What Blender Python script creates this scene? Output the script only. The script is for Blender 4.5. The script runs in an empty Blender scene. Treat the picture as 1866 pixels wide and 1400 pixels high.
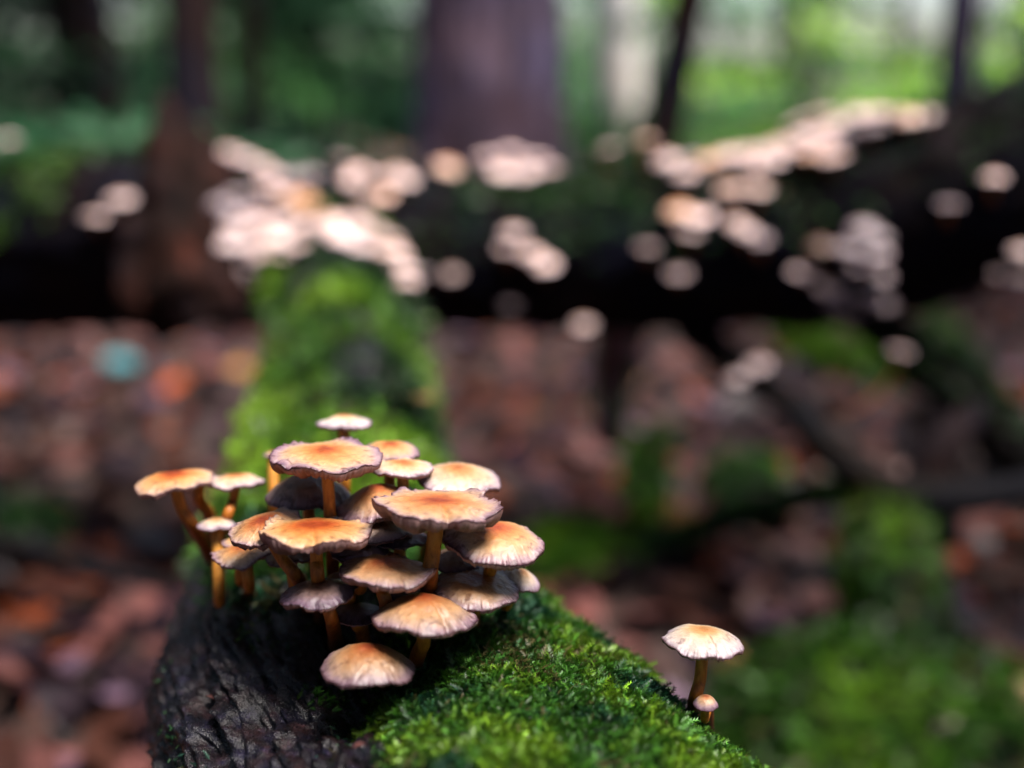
import bpy, math, random
import numpy as np
from mathutils import Vector, Matrix

random.seed(7)
rng = np.random.default_rng(11)
scene = bpy.context.scene
col = scene.collection

# ------------------------------------------------------------------ camera
CAMZ = 0.55                       # lens height over the forest floor
PITCH = math.radians(15.0)
TX = 0.45                         # 36 mm sensor, 40 mm lens
TY = TX * 1400.0 / 1866.0
cam_d = bpy.data.cameras.new('camera')
cam = bpy.data.objects.new('camera', cam_d)
col.objects.link(cam)
cam.location = (0, 0, CAMZ)
cam.rotation_euler = (math.pi / 2 - PITCH, 0, 0)
cam_d.sensor_width = 36.0
cam_d.lens = 40.0
cam_d.clip_start = 0.01
cam_d.clip_end = 400.0
cam_d.dof.use_dof = True
cam_d.dof.focus_distance = 0.366
cam_d.dof.aperture_fstop = 2.8
cam_d.dof.aperture_blades = 0
scene.camera = cam

# ------------------------------------------------------------------ sky, sun, exposure
SUN_EL, SUN_AZ = math.radians(70), math.radians(122)    # azimuth from +Y towards +X
world = bpy.data.worlds.new('World')
scene.world = world
world.use_nodes = True
wn = world.node_tree
bg = wn.nodes['Background']
sky = wn.nodes.new('ShaderNodeTexSky')
sky.sky_type = 'NISHITA'
sky.sun_disc = False
sky.sun_elevation = SUN_EL
sky.sun_rotation = SUN_AZ
sky.air_density = 1.0
sky.dust_density = 3.0
sky.ozone_density = 1.0
wn.links.new(sky.outputs[0], bg.inputs[0])
bg.inputs[1].default_value = 0.085
sun_d = bpy.data.lights.new('sun', 'SUN')
sun_d.energy = 4.8
sun_d.angle = math.radians(24)
sun_d.color = (1.0, 0.95, 0.88)
sun = bpy.data.objects.new('sun', sun_d)
col.objects.link(sun)
_to = Vector((math.sin(SUN_AZ) * math.cos(SUN_EL), math.cos(SUN_AZ) * math.cos(SUN_EL), math.sin(SUN_EL)))
sun.rotation_euler = (-_to).to_track_quat('-Z', 'Y').to_euler()
sun.location = (2, 2, 6)
scene.view_settings.view_transform = 'Standard'
scene.view_settings.look = 'None'
scene.view_settings.exposure = 2.0
scene.view_settings.gamma = 1.0
scene.view_settings.use_curve_mapping = False
scene.render.engine = 'CYCLES'
scene.cycles.use_denoising = True
scene.cycles.max_bounces = 6
scene.cycles.diffuse_bounces = 3
scene.cycles.glossy_bounces = 2
scene.cycles.transmission_bounces = 3
scene.cycles.transparent_max_bounces = 4
scene.cycles.sample_clamp_indirect = 4.0
scene.cycles.caustics_reflective = False
scene.cycles.caustics_refractive = False

# ------------------------------------------------------------------ pixel helpers
SP, CP = math.sin(PITCH), math.cos(PITCH)
CAM = np.array([0.0, 0.0, CAMZ])


def ray(x, y):
    """direction of photo pixel (x, y), scaled to one unit of depth"""
    u = (x - 933.0) / 933.0 * TX
    v = (700.0 - y) / 700.0 * TY
    return np.array([u, CP + v * SP, -SP + v * CP])


def P(x, y, d):
    return CAM + d * ray(x, y)


def px(d):                       # metres per photo pixel at depth d
    return 2 * TX * d / 1866.0


def ground_at(x, y):
    r = ray(x, y)
    return CAM + r * (CAMZ / -r[2])


# ------------------------------------------------------------------ noise (numpy value noise)
_perm = np.random.default_rng(3).random(4096)


def vnoise(p):
    p = np.asarray(p, dtype=np.float64)
    i = np.floor(p).astype(np.int64)
    f = p - i
    f = f * f * (3 - 2 * f)

    def h(a, b, c):
        return _perm[(a * 73856093 ^ b * 19349663 ^ c * 83492791) & 4095]
    x, y, z = i[..., 0], i[..., 1], i[..., 2]
    fx, fy, fz = f[..., 0], f[..., 1], f[..., 2]
    c00 = h(x, y, z) * (1 - fx) + h(x + 1, y, z) * fx
    c10 = h(x, y + 1, z) * (1 - fx) + h(x + 1, y + 1, z) * fx
    c01 = h(x, y, z + 1) * (1 - fx) + h(x + 1, y, z + 1) * fx
    c11 = h(x, y + 1, z + 1) * (1 - fx) + h(x + 1, y + 1, z + 1) * fx
    return (c00 * (1 - fy) + c10 * fy) * (1 - fz) + (c01 * (1 - fy) + c11 * fy) * fz


def fbm(p, o=4):
    s, a, t = 0.0, 1.0, 0.0
    p = np.asarray(p, dtype=np.float64)
    for k in range(o):
        s = s + a * vnoise(p * (2.03 ** k) + 17.3 * k)
        t += a
        a *= 0.5
    return s / t                 # 0..1


def sstep(a, b, x):
    t = np.clip((x - a) / (b - a), 0, 1)
    return t * t * (3 - 2 * t)


# ------------------------------------------------------------------ object helpers
def tag(o, label=None, cat=None, group=None, kind=None):
    if label: o['label'] = label
    if cat: o['category'] = cat
    if group: o['group'] = group
    if kind: o['kind'] = kind
    return o


def mesh_np(name, V, F, smooth=True, attrs=None):
    """V (n,3); F (m,k) faces of equal size, or a list of such arrays"""
    V = np.ascontiguousarray(V, dtype=np.float32)
    Fs = F if isinstance(F, list) else [F]
    me = bpy.data.meshes.new(name)
    me.vertices.add(len(V))
    me.vertices.foreach_set('co', V.ravel())
    nl = sum(f.size for f in Fs)
    npoly = sum(len(f) for f in Fs)
    me.loops.add(nl)
    me.polygons.add(npoly)
    li = np.concatenate([f.ravel() for f in Fs]).astype(np.int32)
    sizes = np.concatenate([np.full(len(f), f.shape[1], dtype=np.int32) for f in Fs])
    st = np.concatenate([[0], np.cumsum(sizes)[:-1]]).astype(np.int32)
    me.loops.foreach_set('vertex_index', li)
    me.polygons.foreach_set('loop_start', st)
    me.polygons.foreach_set('loop_total', sizes)
    me.polygons.foreach_set('use_smooth', np.full(npoly, smooth, dtype=bool))
    if attrs:
        for an, (tp, data) in attrs.items():
            a = me.attributes.new(an, tp, 'POINT')
            if tp == 'FLOAT_COLOR':
                d = np.ones((len(V), 4), dtype=np.float32); d[:, :3] = data
                a.data.foreach_set('color', d.ravel())
            elif tp == 'FLOAT_VECTOR':
                a.data.foreach_set('vector', np.ascontiguousarray(data, dtype=np.float32).ravel())
            else:
                a.data.foreach_set('value', np.ascontiguousarray(data, dtype=np.float32).ravel())
    me.update(calc_edges=True)
    return me


def obj(name, me, mat=None, parent=None, loc=None):
    o = bpy.data.objects.new(name, me)
    col.objects.link(o)
    if mat is not None and not me.materials:
        me.materials.append(mat)
    if parent is not None:
        o.parent = parent
    if loc is not None:
        o.location = loc
    return o


def thing(name, loc, label, cat, group=None):
    e = bpy.data.objects.new(name, None)
    e.empty_display_size = 0.02
    col.objects.link(e)
    e.location = loc
    return tag(e, label, cat, group)


def grid_faces(n, m, wrap=True, flip=False):
    """n rings of m verts"""
    i = np.arange(n - 1)[:, None] * m
    j = np.arange(m if wrap else m - 1)[None, :]
    j2 = (j + 1) % m
    a, b, c, d = i + j, i + j2, i + m + j2, i + m + j
    F = np.stack([a, b, c, d] if not flip else [a, d, c, b], -1).reshape(-1, 4)
    return F


def catmull(pts, n):
    pts = np.asarray(pts, float)
    p = np.vstack([2 * pts[0] - pts[1], pts, 2 * pts[-1] - pts[-2]])
    out = []
    t = np.linspace(0, len(pts) - 1, n)
    for tt in t:
        k = min(int(tt), len(pts) - 2)
        f = tt - k
        a, b, c, d = p[k], p[k + 1], p[k + 2], p[k + 3]
        out.append(.5 * (2 * b + (c - a) * f + (2 * a - 5 * b + 4 * c - d) * f * f + (3 * b - a - 3 * c + d) * f ** 3))
    return np.array(out)


def tube_np(path, radii, m=12, amp=0.0, freq=30.0, ridge=0.0):
    """closed tube; returns V, F list, t (0..1 along)"""
    path = np.asarray(path, float)
    n = len(path)
    radii = np.broadcast_to(np.asarray(radii, float), (n,))
    T = np.gradient(path, axis=0)
    T /= np.linalg.norm(T, axis=1)[:, None] + 1e-12
    up = np.array([0.13, 0.21, 0.97]) if abs(T[0][2]) < 0.8 else np.array([0.97, 0.2, 0.1])
    U = np.zeros_like(T)
    u = np.cross(T[0], up)
    for k in range(n):                       # carry the frame along so that it never flips
        u = u - T[k] * np.dot(u, T[k])
        u = u / (np.linalg.norm(u) + 1e-12)
        U[k] = u
    W = np.cross(U, T)
    th = np.linspace(0, 2 * np.pi, m, endpoint=False)
    D = np.cos(th)[None, :, None] * U[:, None, :] + np.sin(th)[None, :, None] * W[:, None, :]
    base = path[:, None, :] + D * radii[:, None, None]
    r = np.ones((n, m))
    if amp:
        r = r + amp * (fbm(base * freq, 4) - .5) * 2
    if ridge:
        s = np.linspace(0, 1, n)[:, None] * np.linalg.norm(np.diff(path, axis=0), axis=1).sum()
        q = np.stack([np.cos(th)[None, :] * 6 + 0 * s, np.sin(th)[None, :] * 6 + 0 * s, s * 9 + 0 * th[None, :]], -1)
        r = r + ridge * (np.abs(fbm(q, 3) - .5) * 4 - .6)
    V = path[:, None, :] + D * (radii[:, None] * r)[:, :, None]
    F = grid_faces(n, m, True, True)
    V = V.reshape(-1, 3)
    c0, c1 = len(V), len(V) + 1
    V = np.vstack([V, path[0], path[-1]])
    j = np.arange(m); j2 = (j + 1) % m
    cap0 = np.stack([np.full(m, c0), j, j2], -1)
    cap1 = np.stack([np.full(m, c1), (n - 1) * m + j2, (n - 1) * m + j], -1)
    t = np.concatenate([np.repeat(np.linspace(0, 1, n), m), [0, 1]])
    return V, [F, np.vstack([cap0, cap1])], t


def tri_of(Fs):
    out = []
    for f in (Fs if isinstance(Fs, list) else [Fs]):
        if f.shape[1] == 3:
            out.append(f)
        else:
            out.append(f[:, [0, 1, 2]]); out.append(f[:, [0, 2, 3]])
    return np.vstack(out)


# ------------------------------------------------------------------ materials
def new_mat(name):
    m = bpy.data.materials.new(name)
    m.use_nodes = True
    nt = m.node_tree
    return m, nt, nt.nodes['Principled BSDF']


def N(nt, t, **kw):
    n = nt.nodes.new(t)
    for k, v in kw.items():
        setattr(n, k, v)
    return n


def ramp(nt, stops, fac=None):
    r = N(nt, 'ShaderNodeValToRGB')
    e = r.color_ramp.elements
    while len(e) < len(stops):
        e.new(0.5)
    for k, (p, c) in enumerate(stops):
        e[k].position = p
        e[k].color = (*c, 1)
    if fac is not None:
        nt.links.new(fac, r.inputs[0])
    return r


def noise_node(nt, scale, detail=4, rough=.55, vec=None, dist=0.0):
    n = N(nt, 'ShaderNodeTexNoise')
    n.inputs['Scale'].default_value = scale
    n.inputs['Detail'].default_value = detail
    n.inputs['Roughness'].default_value = rough
    n.inputs['Distortion'].default_value = dist
    if vec is not None:
        nt.links.new(vec, n.inputs['Vector'])
    return n


def math_node(nt, op, a, b=None, clamp=False):
    n = N(nt, 'ShaderNodeMath', operation=op, use_clamp=clamp)
    for k, v in enumerate((a, b)):
        if v is None: continue
        if isinstance(v, (int, float)): n.inputs[k].default_value = v
        else: nt.links.new(v, n.inputs[k])
    return n.outputs[0]


def mixc(nt, fac, a, b, mode='MIX'):
    n = N(nt, 'ShaderNodeMix', data_type='RGBA', blend_type=mode)
    for k, v in ((0, fac), (6, a), (7, b)):
        if isinstance(v, (int, float)): n.inputs[k].default_value = v
        elif isinstance(v, tuple): n.inputs[k].default_value = (*v, 1)
        else: nt.links.new(v, n.inputs[k])
    return n.outputs[2]


def bump(nt, bsdf, height, strength, dist):
    b = N(nt, 'ShaderNodeBump')
    b.inputs['Strength'].default_value = strength
    b.inputs['Distance'].default_value = dist
    nt.links.new(height, b.inputs['Height'])
    nt.links.new(b.outputs[0], bsdf.inputs['Normal'])


def bark_mat(name, stops, scale, rough=.5, bd=.002, stretch=(1, 1, 1), spec=.5, tint=.9):
    m, nt, b = new_mat(name)
    tc = N(nt, 'ShaderNodeTexCoord')
    mp = N(nt, 'ShaderNodeMapping')
    mp.inputs['Scale'].default_value = stretch
    nt.links.new(tc.outputs['Object'], mp.inputs[0])
    n1 = noise_node(nt, scale, 8, .65, mp.outputs[0], .6)
    n2 = noise_node(nt, scale * 6, 5, .6, mp.outputs[0])
    f = math_node(nt, 'ADD', math_node(nt, 'MULTIPLY', n1.outputs[0], .65), math_node(nt, 'MULTIPLY', n2.outputs[0], .35))
    r = ramp(nt, stops, f)
    n3 = noise_node(nt, scale * .45, 3, .6, tc.outputs['Object'])
    hue = ramp(nt, [(.38, (1.5, .85, .70)), (.5, (1.05, .92, 1.1)), (.62, (.70, .82, 1.7))], n3.outputs[0])
    nt.links.new(mixc(nt, tint, r.outputs[0], mixc(nt, 1.0, r.outputs[0], hue.outputs[0], 'MULTIPLY')), b.inputs['Base Color'])
    rr = math_node(nt, 'ADD', math_node(nt, 'MULTIPLY', n2.outputs[0], .5), rough - .25)
    nt.links.new(rr, b.inputs['Roughness'])
    b.inputs['Specular IOR Level'].default_value = spec
    bump(nt, b, f, .9, bd)
    return m


def leafy_mat(name, rough=.5, trans=.35, tint=(1, 1, 1), spec=.3):
    """diffuse + translucent, colour from the per-piece attribute"""
    m, nt, b = new_mat(name)
    at = N(nt, 'ShaderNodeAttribute', attribute_name='Col')
    c = mixc(nt, 1.0, at.outputs['Color'], tint, 'MULTIPLY')
    nt.links.new(c, b.inputs['Base Color'])
    b.inputs['Roughness'].default_value = rough
    b.inputs['Specular IOR Level'].default_value = spec
    t = N(nt, 'ShaderNodeBsdfTranslucent')
    nt.links.new(c, t.inputs[0])
    mx = N(nt, 'ShaderNodeMixShader')
    mx.inputs[0].default_value = trans
    nt.links.new(b.outputs[0], mx.inputs[1])
    nt.links.new(t.outputs[0], mx.inputs[2])
    nt.links.new(mx.outputs[0], nt.nodes['Material Output'].inputs[0])
    return m


def flat_mat(name, c, rough=.6, var=.4, scale=60, spec=.4):
    m, nt, b = new_mat(name)
    tc = N(nt, 'ShaderNodeTexCoord')
    n = noise_node(nt, scale, 5, .6, tc.outputs['Object'])
    lo = tuple(x * (1 - var) for x in c); hi = tuple(min(1, x * (1 + var)) for x in c)
    r = ramp(nt, [(.3, lo), (.7, hi)], n.outputs[0])
    nt.links.new(r.outputs[0], b.inputs['Base Color'])
    b.inputs['Roughness'].default_value = rough
    b.inputs['Specular IOR Level'].default_value = spec
    bump(nt, b, n.outputs[0], .5, .3 / scale)
    return m


M_BARK_NEAR = bark_mat('wet_bark', [(.40, (.002, .0015, .002)), (.50, (.0055, .0035, .005)), (.58, (.012, .008, .011)), (.65, (.032, .022, .030)), (.73, (.13, .085, .10))], 260, .30, .0016, (1.0, .6, 1.0), .6)  # lightest stop puts small pinkish highlights into the bark colour
M_BARK_LOG = bark_mat('dark_log_bark', [(.3, (.0015, .0015, .002)), (.55, (.0045, .004, .006)), (.75, (.022, .016, .024))], 30, .7, .003, (.6, 1.2, 1.2), .05)
M_BARK_GREY = bark_mat('grey_violet_bark', [(.36, (.03, .02, .028)), (.52, (.14, .10, .145)), (.68, (.42, .34, .46))], 8, .8, .01, (1, 1, .25), .3, .35)
M_BARK_DARK = bark_mat('dark_bark', [(.3, (.008, .006, .006)), (.6, (.020, .015, .016)), (.8, (.05, .04, .042))], 20, .85, .006, (1, 1, .3), .1)
M_BIRCH = bark_mat('pale_birch_bark', [(.20, (.16, .13, .13)), (.32, (.70, .63, .60)), (.7, (.90, .85, .83))], 5, .7, .004, (1, 1, 3), .3, .12)
M_RUSTWOOD = bark_mat('splintered_wood', [(.40, (.003, .0015, .001)), (.54, (.012, .0055, .004)), (.67, (.06, .026, .019))], 26, .85, .003, (1, 1, .35), .1)
M_STICK = bark_mat('dead_stick', [(.3, (.0015, .0015, .0015)), (.6, (.005, .004, .004)), (.8, (.03, .022, .022))], 40, .85, .002, (1, 1, 1), .15)
M_MOSS = leafy_mat('moss_leaf', .42, .30, spec=.45)
M_NEEDLE = leafy_mat('evergreen_leaf', .6, .06, spec=.15)
M_LEAF = leafy_mat('tree_leaf', .45, .5, spec=.35)

# soil
m, nt, b = new_mat('forest_soil')
tc = N(nt, 'ShaderNodeTexCoord')
n1 = noise_node(nt, 9, 8, .65, tc.outputs['Object'])
r = ramp(nt, [(.3, (.014, .008, .008)), (.55, (.05, .026, .022)), (.75, (.11, .055, .04))], n1.outputs[0])
nt.links.new(r.outputs[0], b.inputs['Base Color'])
b.inputs['Roughness'].default_value = .8
n2 = noise_node(nt, 60, 6, .6, tc.outputs['Object'])
bump(nt, b, n2.outputs[0], 1.0, .01)
M_SOIL = m


# mushroom cap: rust centre, tan middle, pale lavender margin (purple shadow tint put in), set per mushroom by its object colour
def cap_material():
    m, nt, b = new_mat('mushroom_cap')
    at = N(nt, 'ShaderNodeAttribute', attribute_name='polar')
    sep = N(nt, 'ShaderNodeSeparateXYZ'); nt.links.new(at.outputs['Vector'], sep.inputs[0])
    t = sep.outputs[2]
    tc = N(nt, 'ShaderNodeTexCoord')
    oi = N(nt, 'ShaderNodeObjectInfo')
    oc = N(nt, 'ShaderNodeSeparateColor'); nt.links.new(oi.outputs['Color'], oc.inputs[0])
    big = noise_node(nt, 85, 5, .6, tc.outputs['Object'])
    fine = noise_node(nt, 420, 5, .65, tc.outputs['Object'])
    # radial fibres
    mp = N(nt, 'ShaderNodeMapping'); mp.inputs['Scale'].default_value = (26, 26, 2.2)
    nt.links.new(at.outputs['Vector'], mp.inputs[0])
    fib = noise_node(nt, 1.0, 4, .6, mp.outputs[0])
    e = math_node(nt, 'MULTIPLY', math_node(nt, 'SUBTRACT', big.outputs[0], .5), .42)
    e2 = math_node(nt, 'MULTIPLY', math_node(nt, 'SUBTRACT', fib.outputs[0], .5), .03)
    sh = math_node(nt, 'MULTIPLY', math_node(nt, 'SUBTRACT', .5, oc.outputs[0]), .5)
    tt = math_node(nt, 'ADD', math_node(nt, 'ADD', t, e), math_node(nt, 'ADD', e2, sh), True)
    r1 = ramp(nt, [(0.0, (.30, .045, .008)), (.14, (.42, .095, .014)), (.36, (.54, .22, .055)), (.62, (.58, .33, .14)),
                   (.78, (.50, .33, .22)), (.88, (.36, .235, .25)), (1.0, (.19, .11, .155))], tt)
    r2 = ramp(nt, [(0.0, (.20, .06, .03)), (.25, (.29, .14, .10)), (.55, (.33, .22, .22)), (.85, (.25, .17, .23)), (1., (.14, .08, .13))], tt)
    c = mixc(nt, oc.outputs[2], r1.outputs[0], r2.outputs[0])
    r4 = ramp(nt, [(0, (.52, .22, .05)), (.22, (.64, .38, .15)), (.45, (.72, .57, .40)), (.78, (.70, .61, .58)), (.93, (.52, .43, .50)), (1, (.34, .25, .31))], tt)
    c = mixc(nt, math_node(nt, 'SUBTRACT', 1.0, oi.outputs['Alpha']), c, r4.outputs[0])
    # dark stains and fibrils towards the margin
    st = ramp(nt, [(.57, (1, 1, 1)), (.66, (.30, .19, .19))], noise_node(nt, 210, 5, .62, tc.outputs['Object'], .8).outputs[0])
    edge = ramp(nt, [(.25, (.18, .18, .18)), (.85, (1, 1, 1))], t)
    c = mixc(nt, math_node(nt, 'MULTIPLY', edge.outputs[0], .75), c, mixc(nt, 1.0, c, st.outputs[0], 'MULTIPLY'))
    rimline = ramp(nt, [(.955, (1, 1, 1)), (.995, (.42, .30, .32))], math_node(nt, 'ADD', t, math_node(nt, 'MULTIPLY', math_node(nt, 'SUBTRACT', fib.outputs[0], .5), .08)))
    c = mixc(nt, 1.0, c, rimline.outputs[0], 'MULTIPLY')
    fr = ramp(nt, [(.25, (.70, .66, .68)), (.7, (1.08, 1.06, 1.05))], fine.outputs[0])
    c = mixc(nt, 1.0, c, fr.outputs[0], 'MULTIPLY')
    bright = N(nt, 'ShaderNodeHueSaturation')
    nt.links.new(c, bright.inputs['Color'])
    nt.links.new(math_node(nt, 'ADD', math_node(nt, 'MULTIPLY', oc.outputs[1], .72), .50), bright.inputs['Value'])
    nt.links.new(bright.outputs[0], b.inputs['Base Color'])
    rr = math_node(nt, 'ADD', math_node(nt, 'MULTIPLY', fine.outputs[0], .3), .24)
    nt.links.new(rr, b.inputs['Roughness'])
    b.inputs['Specular IOR Level'].default_value = .5
    b.inputs['Subsurface Weight'].default_value = .12
    b.inputs['Subsurface Radius'].default_value = (1.0, .5, .3)
    b.inputs['Subsurface Scale'].default_value = .0025
    hh = math_node(nt, 'ADD', math_node(nt, 'MULTIPLY', fib.outputs[0], .10), math_node(nt, 'MULTIPLY', fine.outputs[0], .5))
    bump(nt, b, hh, .8, .0010)
    return m


def gill_material():
    m, nt, b = new_mat('mushroom_gills')
    at = N(nt, 'ShaderNodeAttribute', attribute_name='polar')
    sep = N(nt, 'ShaderNodeSeparateXYZ'); nt.links.new(at.outputs['Vector'], sep.inputs[0])
    r = ramp(nt, [(.2, (.10, .045, .02)), (.75, (.13, .055, .045)), (.93, (.24, .12, .11)), (1.0, (.34, .20, .20))], sep.outputs[2])
    tc = N(nt, 'ShaderNodeTexCoord')
    n = noise_node(nt, 300, 4, .6, tc.outputs['Object'])
    k = ramp(nt, [(.3, (.6, .6, .6)), (.7, (1.15, 1.1, 1.1))], n.outputs[0])
    nt.links.new(mixc(nt, 1.0, r.outputs[0], k.outputs[0], 'MULTIPLY'), b.inputs['Base Color'])
    b.inputs['Roughness'].default_value = .55
    return m


def stem_material():
    m, nt, b = new_mat('mushroom_stem')
    at = N(nt, 'ShaderNodeAttribute', attribute_name='along')
    tc = N(nt, 'ShaderNodeTexCoord')
    mp = N(nt, 'ShaderNodeMapping'); mp.inputs['Scale'].default_value = (1, 1, .3)
    nt.links.new(tc.outputs['Object'], mp.inputs[0])
    n = noise_node(nt, 700, 5, .65, mp.outputs[0])
    f = math_node(nt, 'ADD', at.outputs['Fac'], math_node(nt, 'MULTIPLY', math_node(nt, 'SUBTRACT', n.outputs[0], .5), .5), True)
    r = ramp(nt, [(0, (.05, .012, .004)), (.30, (.26, .068, .008)), (.65, (.56, .19, .018)), (1, (.62, .29, .05))], f)
    k = ramp(nt, [(.35, (.55, .5, .45)), (.55, (1, 1, 1))], n.outputs[0])
    nt.links.new(mixc(nt, .7, r.outputs[0], mixc(nt, 1.0, r.outputs[0], k.outputs[0], 'MULTIPLY')), b.inputs['Base Color'])
    b.inputs['Roughness'].default_value = .5
    b.inputs['Subsurface Weight'].default_value = .1
    b.inputs['Subsurface Scale'].default_value = .002
    bump(nt, b, n.outputs[0], .5, .0005)
    return m


M_CAP, M_GILL, M_STEM = cap_material(), gill_material(), stem_material()

# ------------------------------------------------------------------ moss sprigs
def sprig_proto():
    xs = np.array([0, .36, .7, 1.0]); zs = np.array([0, .10, .14, .08]); w = [.055, .05, .04, .012]
    V, F = [], []
    for x, z, ww in zip(xs, zs, w):
        V += [(x, -ww, z), (x, ww, z)]
    for k in range(3):
        a = 2 * k
        F += [(a, a + 2, a + 3), (a, a + 3, a + 1)]
    for k in range(5):
        x = .12 + .19 * k
        z = np.interp(x, xs, zs)
        L = .30 * (1 - .55 * (k / 4.))
        for s in (-1, 1):
            i = len(V)
            V += [(x - .06, 0, z), (x + .10, 0, z + .01), (x + .10 + L * .55, s * L, z + .05)]
            F += [(i, i + 1, i + 2)]
    return np.array(V), np.array(F)


SPV, SPF = sprig_proto()


def moss_mesh(name, V, tris, mask, count, size, colorf, lift=0.0, elev=(8, 62)):
    """scatter moss sprigs over triangles, weighted by area * mask(vertex)"""
    A, B, C = V[tris[:, 0]], V[tris[:, 1]], V[tris[:, 2]]
    nrm = np.cross(B - A, C - A)
    ar = np.linalg.norm(nrm, axis=1)
    w = ar * mask[tris].mean(1)
    w = w / w.sum()
    idx = rng.choice(len(tris), count, p=w)
    r1, r2 = np.sqrt(rng.random(count)), rng.random(count)
    p = A[idx] * (1 - r1)[:, None] + B[idx] * (r1 * (1 - r2))[:, None] + C[idx] * (r1 * r2)[:, None]
    n = nrm[idx] / (ar[idx][:, None] + 1e-15)
    flow = np.array([.25, -.75, -.2]) + rng.normal(0, .9, (count, 3))
    t = flow - n * (flow * n).sum(1)[:, None]
    t /= np.linalg.norm(t, axis=1)[:, None] + 1e-9
    e = np.radians(rng.uniform(elev[0], elev[1], count))[:, None]
    ax = t * np.cos(e) + n * np.sin(e)
    upv = n * np.cos(e) - t * np.sin(e)
    sd = np.cross(upv, ax)
    ro = rng.normal(0, .5, count)[:, None]
    upv, sd = upv * np.cos(ro) + sd * np.sin(ro), sd * np.cos(ro) - upv * np.sin(ro)
    s = size * np.clip(rng.lognormal(-.05, .34, count), .45, 2.4)
    o = p + n * lift
    X = SPV[None, :, 0:1] * ax[:, None, :] + SPV[None, :, 1:2] * sd[:, None, :] + SPV[None, :, 2:3] * upv[:, None, :]
    VV = o[:, None, :] + X * s[:, None, None]
    k = len(SPV)
    FF = (SPF[None] + (np.arange(count) * k)[:, None, None]).reshape(-1, 3)
    c = colorf(p)
    c = c * rng.lognormal(0, .42, (count, 1))
    dead = rng.random(count) < .03 + .35 * sstep(.60, .72, fbm(p * 34 + 50, 3))
    c[dead] = np.array([.10, .085, .03])
    CC = np.repeat(c, k, 0)
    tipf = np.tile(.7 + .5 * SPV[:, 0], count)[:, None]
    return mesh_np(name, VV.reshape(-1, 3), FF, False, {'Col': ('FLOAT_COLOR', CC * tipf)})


def moss_color(scale=22, dark=(.010, .045, .022), mid=(.036, .115, .012), hi=(.125, .225, .014), bias=0.0):
    dark, mid, hi = map(np.array, (dark, mid, hi))

    def f(p):
        a = fbm(p * scale, 3) + .25 * (vnoise(p * scale * 9) - .5) + bias
        k1 = sstep(.32, .50, a)[:, None]
        k2 = sstep(.52, .70, a)[:, None]
        c = dark * (1 - k1) + mid * k1
        return c * (1 - k2) + hi * k2
    return f


# ------------------------------------------------------------------ ground
def ground():
    g1 = np.concatenate([-np.geomspace(60, 3.2, 22), np.linspace(-3, 3, 90), np.geomspace(3.2, 60, 22)])
    g2 = np.concatenate([-np.geomspace(20, 1.2, 12), np.linspace(-1, 6, 100), np.geomspace(6.3, 90, 24)])
    X, Y = np.meshgrid(g1, g2)
    q = np.stack([X * 2.2, Y * 2.2, 0 * X], -1)
    Z = (fbm(q, 4) - .5) * .09 + (fbm(q * 8, 3) - .5) * .02 - .02
    V = np.stack([X, Y, Z], -1).reshape(-1, 3)
    F = grid_faces(len(g2), len(g1), False)
    return tag(obj('ground', mesh_np('ground', V, F), M_SOIL), kind='structure')


ground()

# ------------------------------------------------------------------ near mossy log (the one the tuft grows on)
# stations along Y: centre x, centre z (relative to lens), half width, half height
LS = np.array([
    # Y      X      Z      a     b
    [-.35,  .228, -.262, .099, .072],
    [ .10,  .084, -.258, .099, .070],
    [ .28,  .003, -.252, .095, .066],
    [ .345, -.027, -.251, .089, .065],
    [ .42, -.062, -.254, .078, .066],
    [ .50, -.084, -.256, .068, .064],
    [ .62, -.104, -.258, .059, .062],
    [ .80, -.124, -.252, .058, .062],
    [ 1.0, -.152, -.226, .060, .062],
    [ 1.22, -.190, -.190, .062, .062]])


def log_station(Y):
    Y = np.asarray(Y, float)
    ks = np.linspace(LS[0, 0], LS[-1, 0], 400)
    if not hasattr(log_station, 'tab'):
        tab = []
        for k in range(1, 5):
            v = np.interp(ks, LS[:, 0], LS[:, k])
            w = np.ones(17) / 17
            v2 = np.convolve(np.pad(v, 8, mode='edge'), w, 'valid')
            v2[:9] = v[:9]; v2[-9:] = v[-9:]
            tab.append(v2)
        log_station.tab = tab
    return [np.interp(Y, ks, t) for t in log_station.tab]


def log_theta_pt(Y, th):
    """superellipse section; th=0 right, pi/2 top"""
    X, Z, a, b = log_station(Y)
    e = 2 / np.interp(Y, [.40, .60], [2.5, 2.05])
    c, s = np.cos(th), np.sin(th)
    u = np.sign(c) * np.abs(c) ** e * a
    w = np.sign(s) * np.abs(s) ** e * b
    dX = (log_station(Y + .02)[0] - log_station(Y - .02)[0]) / .04
    yaw = np.arctan(-dX)
    return np.stack([X + u * np.cos(yaw), Y + u * np.sin(yaw) * .9, Z + CAMZ + w], -1)


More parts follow.
